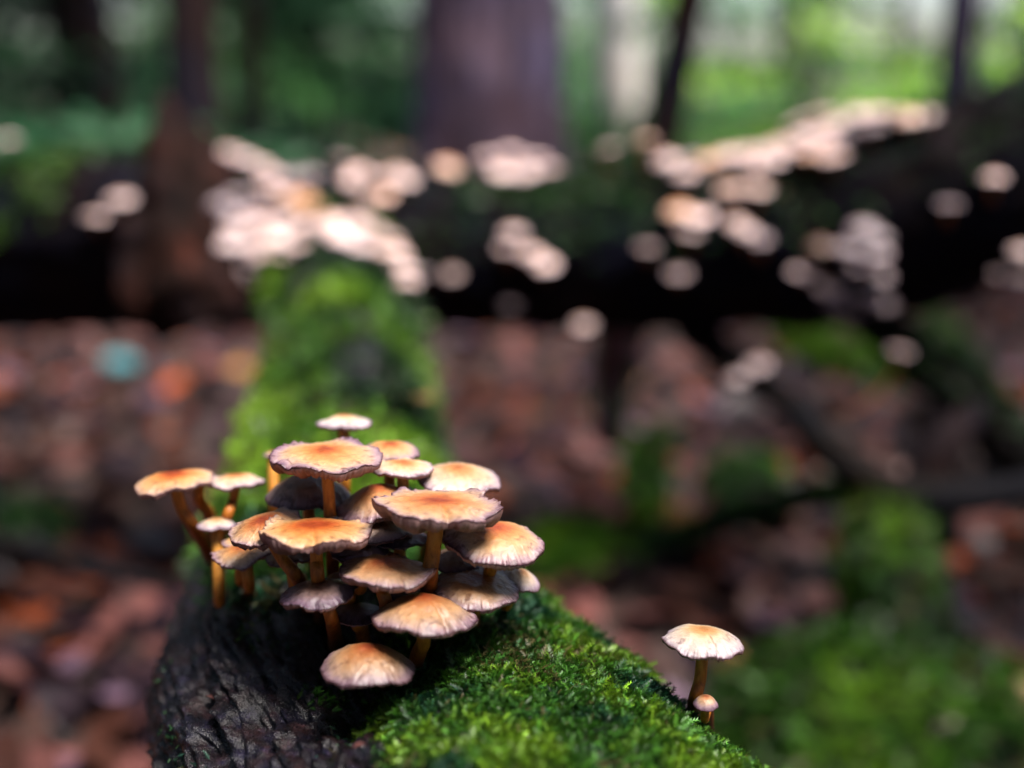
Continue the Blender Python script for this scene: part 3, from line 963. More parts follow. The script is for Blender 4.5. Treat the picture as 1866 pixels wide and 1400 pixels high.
PALE, DIM, WARM = (.10, 1.0, .08), (.2, .5, .8), (.35, 1.05, .0)  # sky brightness and shade on the far caps are put into these colours
FAR = [
    # left arm of the log
    ('pale pair of caps on the bare dark flank left of the splintered stub', 'pair of caps left of the stub', [(176, 394, 52, PALE), (220, 364, 56, PALE)]),
    ('single pale cap on top of the fallen log at its left end', None, [(14, 258, 46, PALE)]),
    # behind the junction
    ('pink tan cap in the drift on top of the fallen log right of the stub', 'drift of caps beside the stub',
     [(420, 276, 44, PALE), (446, 290, 46, PALE), (476, 302, 44, PALE), (498, 318, 36, PALE), (530, 322, 50, DIM), (566, 318, 44, DIM), (516, 352, 48, PALE), (486, 338, 40, PALE)]),
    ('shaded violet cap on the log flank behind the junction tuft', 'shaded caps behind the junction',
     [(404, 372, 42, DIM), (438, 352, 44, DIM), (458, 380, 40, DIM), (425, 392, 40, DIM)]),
    ('pale pink cap on top of the fallen log behind the mossy log end', 'caps on top of the log behind the junction',
     [(625, 292, 44, PALE), (652, 312, 44, PALE), (690, 322, 46, PALE), (724, 318, 50, PALE), (742, 330, 40, PALE), (636, 330, 40, PALE), (700, 356, 44, WARM), (668, 368, 44, WARM)]),
    ('glowing orange cap low among the caps at the log junction', 'orange caps at the junction', [(546, 362, 60, (1.0, 1.2, 0)), (562, 376, 54, (1.0, 1.2, 0))]),  # translucent glow is put into the colour as strong orange
    ('single cream cap on the log crest between the drift and the flat clump', None, [(814, 306, 56, WARM)]),
    ('broad cream cap in the flat clump on the log crest', 'flat clump on the log crest', [(888, 292, 54, PALE), (930, 282, 60, PALE), (975, 292, 60, PALE), (1002, 308, 44, PALE), (915, 312, 54, PALE), (958, 314, 52, PALE)]),
    ('cream cap in the dense tuft capping the end of the mossy log', 'dense tuft on the mossy log end',
     [(432, 412, 54, PALE), (470, 404, 54, PALE), (510, 408, 56, PALE), (548, 414, 50, PALE), (420, 444, 56, PALE), (458, 440, 54, PALE), (500, 440, 56, PALE), (540, 446, 50, PALE),
      (402, 470, 52, WARM), (440, 480, 50, PALE), (480, 466, 48, PALE), (384, 500, 48, WARM), (420, 508, 46, PALE), (455, 505, 42, PALE), (520, 462, 46, PALE)]),
    ('pale cap in the tuft on the right shoulder of the mossy log end', 'tuft on the mossy log shoulder',
     [(600, 408, 52, PALE), (636, 402, 54, PALE), (668, 416, 54, PALE), (702, 430, 54, PALE), (622, 434, 50, PALE), (660, 448, 52, PALE), (694, 458, 48, WARM), (722, 462, 46, PALE), (735, 490, 44, PALE), (742, 514, 40, PALE)]),
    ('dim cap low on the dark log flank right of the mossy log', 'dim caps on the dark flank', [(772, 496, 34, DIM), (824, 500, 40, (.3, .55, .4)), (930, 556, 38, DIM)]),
    ('pale cap in the slanting group of four on the dark log flank', 'slanting group on the dark flank', [(936, 424, 46, PALE), (924, 452, 40, PALE), (968, 462, 46, PALE), (994, 482, 48, PALE)]),
    ('lone cap hanging near the underside of the dark log', None, [(1064, 592, 44, PALE)]),
    ('dull pink lone cap at mid height on the dark log flank', None, [(1179, 450, 42, (.3, .55, .4))]),
    ('lone grey cap below the rusty clump on the dark flank', None, [(1235, 497, 44, (.1, .8, .4))]),
    ('rusty pink cap in the clump of three on the log flank', 'rusty clump of three', [(1236, 384, 56, WARM), (1274, 394, 54, PALE), (1258, 422, 48, (.3, .8, .4))]),
    ('tan cap in the pair sitting on the shoulder of the log', 'pair on the log shoulder', [(1330, 344, 56, WARM), (1380, 346, 54, WARM)]),
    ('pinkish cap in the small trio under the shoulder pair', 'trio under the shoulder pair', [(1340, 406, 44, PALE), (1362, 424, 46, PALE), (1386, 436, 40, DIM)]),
    ('pale round cap standing alone on the mossy log crest before the birch', 'single caps before the birch', [(1110, 274, 46, PALE), (1177, 258, 44, WARM)]),
    ('small pale cap in the long row climbing the log crest', 'row of caps climbing the log crest',
     [(1216, 296, 46, PALE), (1250, 316, 44, PALE), (1254, 288, 44, DIM), (1290, 296, 48, WARM), (1322, 284, 46, PALE), (1354, 278, 48, PALE), (1392, 276, 50, PALE), (1420, 264, 46, PALE), (1376, 298, 42, PALE), (1408, 292, 42, PALE)]),
    ('pink cap in the piled tuft high on the rising log', 'piled tuft on the rising log',
     [(1458, 222, 56, PALE), (1494, 210, 54, PALE), (1520, 230, 50, PALE), (1470, 250, 54, PALE), (1508, 258, 54, PALE), (1480, 280, 50, WARM), (1516, 284, 48, WARM), (1445, 268, 44, PALE), (1536, 250, 40, DIM)]),
    ('pale cap in the fringe along the crest toward the high log end', 'fringe toward the high log end',
     [(1562, 214, 50, PALE), (1598, 212, 48, PALE), (1632, 206, 54, PALE), (1655, 216, 46, WARM), (1590, 232, 42, DIM), (1688, 212, 38, (.2, .7, .2))]),
    ('bright round cap alone left of the stepped violet tuft', None, [(1465, 497, 46, PALE)]),
    ('lilac cap in the stepped tuft down the log flank', 'stepped violet tuft',
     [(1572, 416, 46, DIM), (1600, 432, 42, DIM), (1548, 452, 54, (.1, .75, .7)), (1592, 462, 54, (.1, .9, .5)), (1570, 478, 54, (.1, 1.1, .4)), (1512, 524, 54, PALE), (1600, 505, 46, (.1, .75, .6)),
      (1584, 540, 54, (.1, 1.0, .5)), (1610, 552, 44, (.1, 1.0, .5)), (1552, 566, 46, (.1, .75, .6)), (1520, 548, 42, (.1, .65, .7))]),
    ('dull red brown cap above the bright round cap', None, [(1495, 450, 40, (1.0, .35, .3))]),
    ('pale round cap high on the black flank of the rising log', None, [(1812, 325, 46, PALE)]),
    ('dim violet cap below the pale round cap on the black flank', None, [(1730, 372, 46, DIM)]),
    ('cream cap at the far right end of the log underside', 'caps at the right log underside', [(1832, 500, 54, PALE), (1862, 508, 50, PALE), (1862, 458, 46, PALE)]),
]
for lab, grp, items in FAR:
    for (x, y, w, cc) in items:
        kv = random.uniform(.85, 1.3)
        cc = (min(1, cc[0] * random.uniform(.4, 2.2)), cc[1] * kv, cc[2])
        w *= 1.16 if 'tuft' in lab or 'row' in lab or 'fringe' in lab else .92
        on_near = lab.startswith('cream cap in the dense') or lab.startswith('pale cap in the tuft on the right')
        far_mushroom(lab, grp, x, y, w, cc, anchor=(np.vstack([cl_path, nl_path]), np.concatenate([cl_rad, nl_rad])))


# ------------------------------------------------------------------ splintered stub, mounds, sticks
def woody(name, pts, rad, label, cat, mat, m=20, n=40, amp=.12, freq=20, ridge=.06, moss=None, group=None, part='wood'):
    pts = [np.array(p, float) for p in pts]
    path = catmull(pts, n)
    rr = np.interp(np.linspace(0, len(pts) - 1, n), np.arange(len(pts)), rad)
    V, F, t = tube_np(path, rr, m, amp, freq, ridge)
    off = path[int(np.argmin(path[:, 2]))]
    root = thing(name, tuple(off), label, cat, group)
    obj(part, mesh_np(part, V - off, F), mat, root)
    if moss:
        cnt, size, cf, thr = moss
        tr = tri_of(F)
        nv = np.zeros_like(V)
        fn = np.cross(V[tr[:, 1]] - V[tr[:, 0]], V[tr[:, 2]] - V[tr[:, 0]])
        for k in range(3):
            np.add.at(nv, tr[:, k], fn)
        nv /= np.linalg.norm(nv, axis=1)[:, None] + 1e-12
        mk = sstep(thr - .3, thr + .3, nv[:, 2] + (fbm(V * 14, 3) - .5) * .8) + 1e-4
        tag(obj('moss', moss_mesh('moss', V - off, tr, mk, cnt, size, lambda p: cf(p + off)), M_MOSS, root), kind='stuff')
    return root, path, rr


# broken rust-brown stub in front of the left arm of the log
def stub():
    b0 = P(360, 640, 1.22)
    root = thing('splintered_stub', tuple(b0), 'rust brown splintered wood stub leaning against the left arm of the log', 'stump')
    sp = [[(302, 172, 1.24), (310, 290, 1.22), (330, 430, 1.19), (370, 560, 1.17)],
          [(352, 215, 1.24), (350, 320, 1.21), (360, 450, 1.19), (400, 570, 1.18)],
          [(262, 300, 1.25), (272, 390, 1.22), (290, 470, 1.20), (330, 560, 1.19)],
          [(392, 250, 1.25), (388, 370, 1.21), (398, 470, 1.19), (425, 560, 1.19)],
          [(322, 330, 1.20), (318, 420, 1.18), (330, 500, 1.165), (362, 590, 1.17)],
          [(232, 370, 1.23), (250, 440, 1.20), (285, 520, 1.19), (330, 590, 1.18)],
          [(280, 235, 1.26), (300, 330, 1.24), (345, 420, 1.22), (410, 470, 1.21)],
          [(425, 330, 1.24), (415, 420, 1.21), (410, 500, 1.19), (400, 580, 1.18)]]
    for k, s in enumerate(sp):
        path = catmull([P(*q) - b0 for q in s], 26)
        rr = np.interp(np.linspace(0, 1, 26), [0, .12, .5, 1], [.004, .018, .032, .040])
        V, F, t = tube_np(path, rr, 16, .5, 45, .3)
        obj('splinter', mesh_np('splinter', V, F), M_RUSTWOOD, root)


stub()

MC_B = moss_color(10, (.010, .04, .008), (.042, .13, .008), (.12, .24, .012), .04)
MC_M = moss_color(11, (.006, .024, .005), (.028, .092, .006), (.095, .20, .010), .0)
MC_R = moss_color(9, (.004, .016, .004), (.020, .070, .005), (.075, .165, .008), -.02)
MC_D = moss_color(10, (.006, .022, .010), (.018, .06, .010), (.05, .11, .015), .0)
# green mound at lower right: a rotten stump under moss, with a post rising from it
gb = ground_at(1640, 1440)
woody('mossy_root', [P(1260, 1480, .96), P(1400, 1442, .98), P(1540, 1436, 1.0), P(1680, 1446, 1.02), P(1820, 1490, 1.03), P(1990, 1530, 1.04)], [.045, .100, .132, .132, .115, .09],
      'bright green mossy root mound on the ground right of the lone mushroom', 'root', M_STICK, 60, 70, .24, 9, .05, (17000, .012, MC_M, -.6))
woody('mossy_post', [P(1650, 1260, 1.04), P(1635, 1120, 1.05), P(1618, 1020, 1.06), P(1608, 925, 1.08)], [.046, .044, .040, .034],
      'upright mossy post behind the green root mound', 'branch', M_STICK, 24, 40, .15, 18, .06, (4500, .010, MC_M, -1.2))
far_p = woody('dead_branch', [P(1260, 600, 1.26), P(1345, 665, 1.18), P(1440, 740, 1.12), P(1540, 850, 1.08), P(1640, 900, 1.07), P(1780, 905, 1.06), P(1960, 880, 1.05)],
              [.024, .019, .016, .018, .020, .018, .016], 'dark dead branch dropping from the fallen log to the mossy post', 'branch', M_STICK, 22, 90, .34, 22, .12)
woody('dead_branch', [P(1560, 560, 1.18), P(1650, 640, 1.14), P(1740, 715, 1.12), P(1840, 810, 1.10), P(1960, 930, 1.08)], [.022, .022, .024, .026, .028],
      'straight dark branch slanting down below the high end of the log', 'branch', M_STICK, 18, 80, .3, 22, .1, (700, .009, MC_D, .5))
woody('dead_branch', [P(1690, 980, 1.12), P(1690, 880, 1.10), P(1730, 800, 1.09), P(1790, 740, 1.10)], [.03, .024, .018, .012],
      'short grey forked limb rising behind the mossy post', 'branch', M_BARK_DARK, 16, 30, .10, 20, .06)
woody('mossy_branch', [P(1060, 1030, 1.30), P(1220, 985, 1.33), P(1360, 940, 1.36), P(1480, 905, 1.36), P(1600, 900, 1.3)], [.014, .016, .017, .018, .02],
      'thin dark stick with green moss lying over the leaves in mid ground', 'branch', M_STICK, 12, 50, .12, 20, .06, (1200, .010, MC_B, .3))
woody('mossy_branch', [P(1190, 1010, 1.42), P(1172, 920, 1.44), P(1180, 840, 1.46), P(1215, 790, 1.47)], [.022, .026, .026, .016],
      'stubby moss wrapped root standing in the leaf litter', 'branch', M_STICK, 14, 30, .15, 20, .05, (2200, .011, MC_B, -.4))
woody('mossy_branch', [P(1110, 800, 1.55), P(1112, 720, 1.45), P(1125, 640, 1.34), P(1140, 560, 1.27)], [.018, .018, .022, .026],
      'mossy prop under the middle of the fallen log', 'branch', M_BARK_GREY, 14, 30, .12, 20, .05, (900, .010, MC_D, -.3))
woody('mossy_stone_mound', [P(960, 1060, 1.32), P(1000, 1012, 1.32), P(1060, 1000, 1.33), P(1130, 1020, 1.34)], [.02, .032, .034, .015],
      'low cushion of dark green moss on the ground behind the log', 'moss cushion', M_STICK, 16, 30, .2, 16, .0, (2500, .012, MC_B, -.3), part='core')
woody('mossy_branch', [P(1300, 905, 1.5), P(1350, 870, 1.52), P(1410, 860, 1.54)], [.02, .026, .016],
      'short mossy twig knot beside the thin dark stick', 'branch', M_STICK, 12, 20, .2, 16, .05, (1300, .011, MC_B, -.2))
woody('mossy_branch', [P(1430, 590, 1.75), P(1490, 640, 1.7), P(1570, 670, 1.66), P(1660, 690, 1.64)], [.02, .028, .028, .018],
      'bright green mossy limb on the leaves under the stepped tuft', 'branch', M_STICK, 12, 30, .2, 16, .05, (2600, .013, MC_B, -.3))
woody('mossy_branch', [P(1700, 600, 1.9), P(1780, 720, 1.7), P(1866, 830, 1.55)], [.03, .03, .03],
      'mossy limb half buried in leaves at the foot of the straight branch', 'branch', M_STICK, 12, 30, .2, 16, .05, (1800, .013, MC_D, .1))
woody('dead_branch', [P(-30, 985, 1.25), P(60, 1000, 1.22), P(190, 1040, 1.18), P(330, 1075, 1.14)], [.012, .012, .010, .006],
      'thin dark twig lying on the leaves left of the log', 'branch', M_STICK, 10, 30, .1, 20, .05)
woody('mossy_branch', [P(-60, 965, 1.30), P(20, 960, 1.31), P(110, 965, 1.32)], [.03, .036, .02],
      'dark mossy lump on the leaves at the left', 'moss cushion', M_STICK, 14, 20, .2, 16, .05, (1500, .011, MC_D, -.2))
for lab, grp, items in [
        ('grey cap on the dark dead branch below the fallen log', 'caps on the dead branch', [(1384, 664, 46, (.1, .8, .4)), (1345, 690, 40, (.1, .7, .5)), (1318, 718, 36, (.1, .6, .6))]),
        ('small grey cap where the straight branch meets the log', None, [(1640, 640, 40, (.1, .7, .4))])]:
    for x, y, w, cc in items:
        far_mushroom(lab, grp, x, y, w, cc, anchor=(far_p[1], far_p[2]))


# ------------------------------------------------------------------ fallen leaves
def leaf_mesh(seed, c, mat):
    g = np.random.default_rng(seed)
    n = 7
    s = np.linspace(0, 1, n)
    w = .32 * np.sin(np.pi * s ** .8) ** .8 * (1 + g.normal(0, .06, n)) + .004
    curl = g.uniform(-.25, .35); fold = g.uniform(.05, .3); bendx = g.uniform(-.12, .12)
    V = []
    for k in range(n):
        zc = curl * (s[k] - .5) ** 2 * 1.6
        for j in (-1, 0, 1):
            V.append((s[k] - .5, j * w[k] + bendx * s[k] ** 2, zc + abs(j) * w[k] * fold + g.normal(0, .01)))
    return mesh_np('leaf', np.array(V), grid_faces(n, 3, False), True)


def leaf_material(name, c):
    m, nt, b = new_mat(name)
    tc = N(nt, 'ShaderNodeTexCoord')
    n = noise_node(nt, 5, 5, .6, tc.outputs['Object'])
    r = ramp(nt, [(.3, tuple(x * .55 for x in c)), (.6, c), (.8, tuple(min(1, x * 1.3) for x in c))], n.outputs[0])
    nt.links.new(r.outputs[0], b.inputs['Base Color'])
    b.inputs['Roughness'].default_value = .5
    b.inputs['Specular IOR Level'].default_value = .35
    return m


LEAFC = [('russet brown', (.034, .010, .006), 28), ('dark plum brown', (.010, .003, .007), 34), ('pinkish tan', (.105, .038, .034), 18), ('ochre yellow', (.22, .10, .020), 2.5),
         ('orange rust', (.14, .026, .005), 9), ('pale lilac grey', (.12, .07, .11), 4), ('dull teal green', (.04, .17, .20), 0)]  # purple tint of the shadows is put into these litter colours
LV = []
for name, c, wgt in LEAFC:
    mt = leaf_material(name.replace(' ', '_') + '_leaf', c)
    ms = []
    for k in range(3):
        me = leaf_mesh(hash(name) % 0 if False else len(LV) * 10 + k, c, mt)
        me.materials.append(mt)
        ms.append(me)
    LV.append((name, c, ms, wgt))


def gz(x, y):
    q = np.array([x * 2.2, y * 2.2, 0])
    return float((fbm(q, 4) - .5) * .09 + (fbm(q * 8, 3) - .5) * .02 - .02)


def leaves():
    wts = np.array([l[3] for l in LV], float); wts /= wts.sum()
    lr = np.random.default_rng(5)
    placed = 0
    # near floor in view: a leaf for a spread of photo positions on the ground
    spots = []
    while len(spots) < 292:
        x, y = lr.uniform(-60, 1926), lr.uniform(590, 1460)
        inlog = (300 < x < 1150 and y > 1000) or (430 < x < 850 and y > 480)
        if inlog: continue
        g = ground_at(x, y)
        if g[1] > 2.9: continue
        spots.append((g[0], g[1], lr.choice(len(LV), p=wts)))
    for tx, ty in ((210, 660), (225, 690), (190, 640)):
        g = ground_at(tx, ty)
        spots.append((g[0], g[1], 6))
    for tx, ty in ((930, 640), (1000, 655), (480, 700)):
        g = ground_at(tx, ty)
        spots.append((g[0], g[1], 5))
    for (gx, gy, k) in spots:
        name, c, ms, w_ = LV[k]
        o = obj('fallen_leaf', ms[lr.integers(3)])
        s = lr.uniform(.045, .085)
        o.location = (gx, gy, gz(gx, gy) + lr.uniform(.012, .045))
        o.rotation_euler = (lr.normal(0, .35), lr.normal(0, .35), lr.uniform(0, 6.28))
        o.scale = (s, s, s)
        tag(o, f'{name} fallen leaf lying in the litter on the forest floor', 'leaf', f'{name} leaves in the litter')
    # the rest of the litter
    n = 26000
    d = lr.uniform(0, 1, n) ** 1.6 * 11 - .6
    xs = lr.uniform(-1, 1, n) * (1.2 + .75 * np.clip(d, 0, None))
    proto = LV[0][2][0]
    PV = np.array([v.co[:] for v in LV[0][2][1].vertices])
    PF = grid_faces(7, 3, False)
    q = np.stack([xs * 2.2, d * 2.2, 0 * d], -1)
    zz = (fbm(q, 4) - .5) * .09 + (fbm(q * 8, 3) - .5) * .02 - .02 + lr.uniform(0, .022, n)
    a = lr.uniform(0, 6.28, n); s = lr.uniform(.036, .072, n)
    tx, ty = lr.normal(0, .35, n), lr.normal(0, .35, n)
    L = PV[None] * s[:, None, None]
    ca, sa = np.cos(a)[:, None], np.sin(a)[:, None]
    X = L[..., 0] * ca - L[..., 1] * sa; Y = L[..., 0] * sa + L[..., 1] * ca
    Z = L[..., 2] + X * tx[:, None] + Y * ty[:, None]
    VV = np.stack([X + xs[:, None], Y + d[:, None], Z + zz[:, None] + .008], -1).reshape(-1, 3)
    FF = (PF[None] + (np.arange(n) * len(PV))[:, None, None]).reshape(-1, 4)
    cols = np.array([l[1] for l in LV])[lr.choice(len(LV), n, p=wts)] * lr.lognormal(0, .4, (n, 1))
    o = obj('leaf_litter', mesh_np('leaf_litter', VV, FF, True, {'Col': ('FLOAT_COLOR', np.repeat(cols, len(PV), 0))}), leafy_mat('litter_leaf', .7, .08, spec=.2))
    tag(o, 'carpet of mixed brown and plum fallen leaves covering the forest floor', 'leaf litter', kind='stuff')


leaves()


# ------------------------------------------------------------------ trees and shrubs
def foliage(name, blobs, n, size, cols, flat=.5, clump=.28, seed=0):
    """leaf faces gathered in clumps inside ellipsoids; blobs = [(centre, radii)]"""
    g = np.random.default_rng(seed)
    vol = np.array([b_[1][0] * b_[1][1] * b_[1][2] for b_ in blobs]) ** .7
    cnt = (n * vol / vol.sum()).astype(int)
    Pn, Cn = [], []
    cols = np.array(cols, float)
    for (c, r_), k in zip(blobs, cnt):
        nc = max(6, k // 45)
        u = g.normal(0, 1, (nc, 3)); u /= np.linalg.norm(u, axis=1)[:, None]
        cc = np.array(c) + u * np.array(r_) * (g.random(nc) ** .45)[:, None]
        pick = g.integers(0, nc, k)
        Pn.append(cc[pick] + g.normal(0, 1, (k, 3)) * np.array(r_) * clump * np.array([1, 1, .6]))
        ccol = cols[g.integers(0, len(cols), nc)] * g.lognormal(0, .45, (nc, 1))
        Cn.append(ccol[pick])
    p = np.vstack(Pn); C = np.vstack(Cn)
    k = len(p)
    nrm = g.normal(0, 1, (k, 3)) * np.array([1, 1, flat]) + np.array([0, 0, .8])
    nrm /= np.linalg.norm(nrm, axis=1)[:, None]
    a = g.normal(0, 1, (k, 3)); a -= nrm * (a * nrm).sum(1)[:, None]; a /= np.linalg.norm(a, axis=1)[:, None]
    bb = np.cross(nrm, a)
    s = (size * g.uniform(.6, 1.3, k))[:, None]
    v0 = p - a * s * .5; v1 = p + bb * s * .27 + nrm * s * .06; v2 = p + a * s * .5; v3 = p - bb * s * .27 + nrm * s * .06
    V = np.stack([v0, v1, v2, v3], 1).reshape(-1, 3)
    F = np.arange(k * 4).reshape(-1, 4)[:, [0, 1, 2, 3]]
    CC = np.repeat(C * g.uniform(.75, 1.25, (k, 1)), 4, 0)
    return mesh_np(name, V, F, False, {'Col': ('FLOAT_COLOR', CC)})


def tree(label, xpix, dist, r0, height, mat, lean=(0, 0), crown=None, group=None, ncrown=3500, cols=None, lsize=.11, clump=.28, name='tree', flare=1.5, seed=0):
    g = ray(xpix, 700); x = g[0] * dist; y = dist * 1.0
    base = np.array([x, y, -.06])
    root = thing(name, tuple(base), label, 'tree', group)
    n = 40
    s = np.linspace(0, 1, n)
    path = np.stack([lean[0] * s * height + .03 * np.sin(s * 7 + seed), lean[1] * s * height + .03 * np.cos(s * 5 + seed), s * height], -1)
    rad = r0 * (1 - .62 * s) * (1 + (flare - 1) * np.exp(-s * height / .28))
    V, F, t = tube_np(path, rad, 28, .06, 6, .07)
    tr = obj('trunk', mesh_np('trunk', V, F), mat, root)
    if crown:
        # limbs
        gg = np.random.default_rng(seed + 50)
        blobs = []
        for k, (cx, cy, cz, rx, ry, rz) in enumerate(crown):
            c = np.array([cx, cy, cz])
            st = path[int(n * min(.92, max(.2, (cz - .3 * rz - .3) / height)))]
            lp = catmull([st, st * .5 + c * .5 + np.array([0, 0, -.1]), c], 10)
            V, F, _ = tube_np(lp, np.linspace(r0 * .35, r0 * .08, 10), 8, .05, 9)
            obj('limb', mesh_np('limb', V, F), mat, root)
            blobs.append(((cx, cy, cz), (rx, ry, rz)))
        obj('crown', foliage('crown', blobs, ncrown, lsize, cols, seed=seed, clump=clump), M_NEEDLE if cols is GREEN_DARK else M_LEAF, root)
    return root


GREEN_BRIGHT = [(.15, .34, .03), (.24, .44, .04), (.08, .22, .03), (.30, .48, .06)]  # backlit sunshine of the right wood is put into these greens
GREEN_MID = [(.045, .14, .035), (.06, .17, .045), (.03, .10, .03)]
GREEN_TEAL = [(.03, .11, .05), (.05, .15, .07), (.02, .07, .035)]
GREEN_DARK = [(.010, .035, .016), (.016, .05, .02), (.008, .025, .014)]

# trunks that stand in view
tree('thick grey violet tree trunk behind the middle of the fallen log', 878, 4.0, .265, 9.0, M_BARK_GREY, (0, 0), [(-1.3, -.6, 6.0, 1.7, 1.5, 1.3), (1.2, .8, 6.8, 1.6, 1.6, 1.3), (0, .4, 8.6, 1.8, 1.8, 1.2)], cols=GREEN_MID, ncrown=5000, flare=1.25, seed=1)
tree('pale sunlit birch trunk right of the thick trunk', 1112, 7.0, .15, 9.0, M_BIRCH, (0.002, 0), [(.3, .4, 8.0, .8, .8, .7), (-.3, .5, 8.8, .8, .8, .7)], cols=GREEN_BRIGHT, ncrown=900, flare=1.1, seed=2)
tree('slim dark leaning trunk between the birch and the bright leaves', 1146, 3.1, .056, 6.0, M_BARK_DARK, (.2, .03), [(1.2, .5, 4.6, 1.0, 1.0, .8)], cols=GREEN_MID, ncrown=1800, flare=1.35, seed=3)
tree('slim grey trunk among bright leaves behind the high end of the log', 1728, 5.0, .085, 7.0, M_BARK_GREY, (.0, .02), [(.2, .2, 5.4, 1.1, 1.1, 1.0)], cols=GREEN_BRIGHT, ncrown=1800, seed=4)
tree('dark brown trunk rising behind the splintered stub', 382, 3.2, .075, 7.0, M_BARK_DARK, (-.004, .01), [(-.7, -.2, 4.6, 1.3, 1.2, .9), (.5, .5, 5.8, 1.2, 1.2, .9)], cols=GREEN_DARK, ncrown=3200, flare=1.7, seed=5)
tree('thin black sapling stem right of the dark brown trunk', 462, 4.2, .045, 5.0, M_BARK_DARK, (.005, 0), [(0, .2, 4.2, .8, .8, .6)], cols=GREEN_DARK, ncrown=1200, flare=1.2, seed=6)
tree('faint olive sapling stem in the shadow at the far left', 212, 6.0, .06, 6.0, M_BARK_DARK, (0, 0), [(0, .2, 4.6, 1.1, 1.1, .8)], cols=GREEN_DARK, ncrown=1500, flare=1.2, seed=7)


def shrub(label, xpix, dist, blobs, n, size, cols, group=None, seed=0, clump=.28):
    g = ray(xpix, 700)
    base = np.array([g[0] * dist, dist, -.05])
    root = thing('shrub', tuple(base), label, 'shrub', group)
    for k, (c, r_) in enumerate(blobs):
        lp = catmull([(0, 0, 0), (c[0] * .5, c[1] * .5, c[2] * .6), c], 8)
        V, F, _ = tube_np(lp, np.linspace(.022, .006, 8), 7, .05, 9)
        obj('stem', mesh_np('stem', V, F), M_BARK_DARK, root)
    obj('foliage', foliage('foliage', blobs, n, size, cols, seed=seed, clump=clump), M_LEAF, root)
    return root


shrub('teal green leafy shrub left of the thick trunk', 600, 5.2, [((-.25, 0, .95), (.45, .4, .22)), ((.25, -.1, .75), (.42, .4, .2)), ((0, .1, 1.35), (.7, .4, .25)), ((.38, 0, .45), (.22, .3, .15))], 2600, .075, GREEN_TEAL + [(.07, .20, .09)], seed=21)
shrub('mid green shrub deep in the shade between the left trunks', 500, 7.5, [((0, 0, 1.3), (.9, .6, .5)), ((.3, 0, .6), (.8, .6, .4))], 2200, .09, GREEN_MID, seed=22)
shrub('low green shrub just behind the left arm of the log', 300, 3.0, [((0, 0, .40), (.35, .3, .10)), ((-.45, .1, .36), (.35, .3, .09))], 900, .06, GREEN_TEAL, seed=23)
shrub('bright yellow green shrub catching light right of the leaning trunk', 1420, 6.5, [((-.6, 0, 1.2), (.6, .5, .5)), ((.3, 0, 1.6), (.8, .6, .5)), ((.2, 0, .7), (.9, .6, .35))], 1200, .085, GREEN_BRIGHT + GREEN_MID, seed=24, clump=.13)
shrub('bright green shrub behind the slim grey trunk', 1760, 7.0, [((0, 0, 1.4), (.9, .6, .6)), ((.2, 0, .6), (.9, .6, .4)), ((.9, 0, 1.9), (.7, .6, .5))], 1300, .085, GREEN_BRIGHT + GREEN_MID, seed=25, clump=.13)
shrub('mid green shrub showing around the birch foot', 1130, 9.0, [((0, 0, .7), (.9, .5, .5)), ((.6, 0, 1.4), (.8, .5, .5))], 1500, .09, GREEN_MID, seed=26)

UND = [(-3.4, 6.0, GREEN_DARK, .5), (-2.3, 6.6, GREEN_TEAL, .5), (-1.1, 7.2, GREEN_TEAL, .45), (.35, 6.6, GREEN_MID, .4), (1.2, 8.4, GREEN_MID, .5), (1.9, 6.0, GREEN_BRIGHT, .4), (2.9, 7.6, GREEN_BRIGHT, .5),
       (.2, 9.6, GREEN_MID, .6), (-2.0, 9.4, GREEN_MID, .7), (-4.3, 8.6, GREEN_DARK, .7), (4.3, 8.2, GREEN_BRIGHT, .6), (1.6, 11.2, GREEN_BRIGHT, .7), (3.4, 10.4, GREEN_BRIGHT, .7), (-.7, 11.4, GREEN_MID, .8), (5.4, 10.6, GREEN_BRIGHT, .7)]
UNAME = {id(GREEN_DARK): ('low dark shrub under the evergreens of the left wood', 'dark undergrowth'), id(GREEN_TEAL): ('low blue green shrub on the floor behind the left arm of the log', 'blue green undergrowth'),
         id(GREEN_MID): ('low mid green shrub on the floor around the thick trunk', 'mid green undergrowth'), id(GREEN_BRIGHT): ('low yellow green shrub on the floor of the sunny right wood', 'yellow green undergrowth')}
for k, (x, y, cols, h) in enumerate(UND):
    lab, grp = UNAME[id(cols)]
    shrub(lab, 933 + (x / y) / TX * 933, y, [((0, 0, h * .55), (.75, .5, h * .42)), ((.4, .1, h * .8), (.6, .5, h * .45)), ((-.5, 0, h * .4), (.6, .5, h * .35))], 1300, .08, cols, grp, 60 + k, .22)


def bracket():
    c = np.array(ray(986, 178)) * 3.86 + CAM
    root = thing('bracket_patch', tuple(c), 'pale lilac white bracket fungus on the side of the thick trunk', 'patch')  # pale shelf shapes marking a pale spot on the trunk side
    for k, (dz, R, dx) in enumerate(((.05, .085, .0), (-.02, .10, .008), (-.085, .07, .004))):
        n, mm = 7, 22
        t = np.linspace(0, 1, n); th = np.linspace(-np.pi, 0, mm)
        T, TH = np.meshgrid(t, th, indexing='ij')
        up = np.stack([R * T * np.cos(TH), R * .8 * T * np.sin(TH), .035 * (1 - T ** 2)], -1)
        lo = np.stack([R * T[::-1] * .98 * np.cos(TH), R * .78 * T[::-1] * np.sin(TH), -.018 * (1 - T[::-1])], -1)
        V = np.vstack([up.reshape(-1, 3), lo.reshape(-1, 3)]) + np.array([dx, 0, dz])
        obj('shelf', mesh_np('shelf', V, grid_faces(2 * n, mm, False)), M_BRACKET, root)


M_BRACKET = flat_mat('pale_bracket', (.74, .68, .78), .5, .1, 30)
bracket()

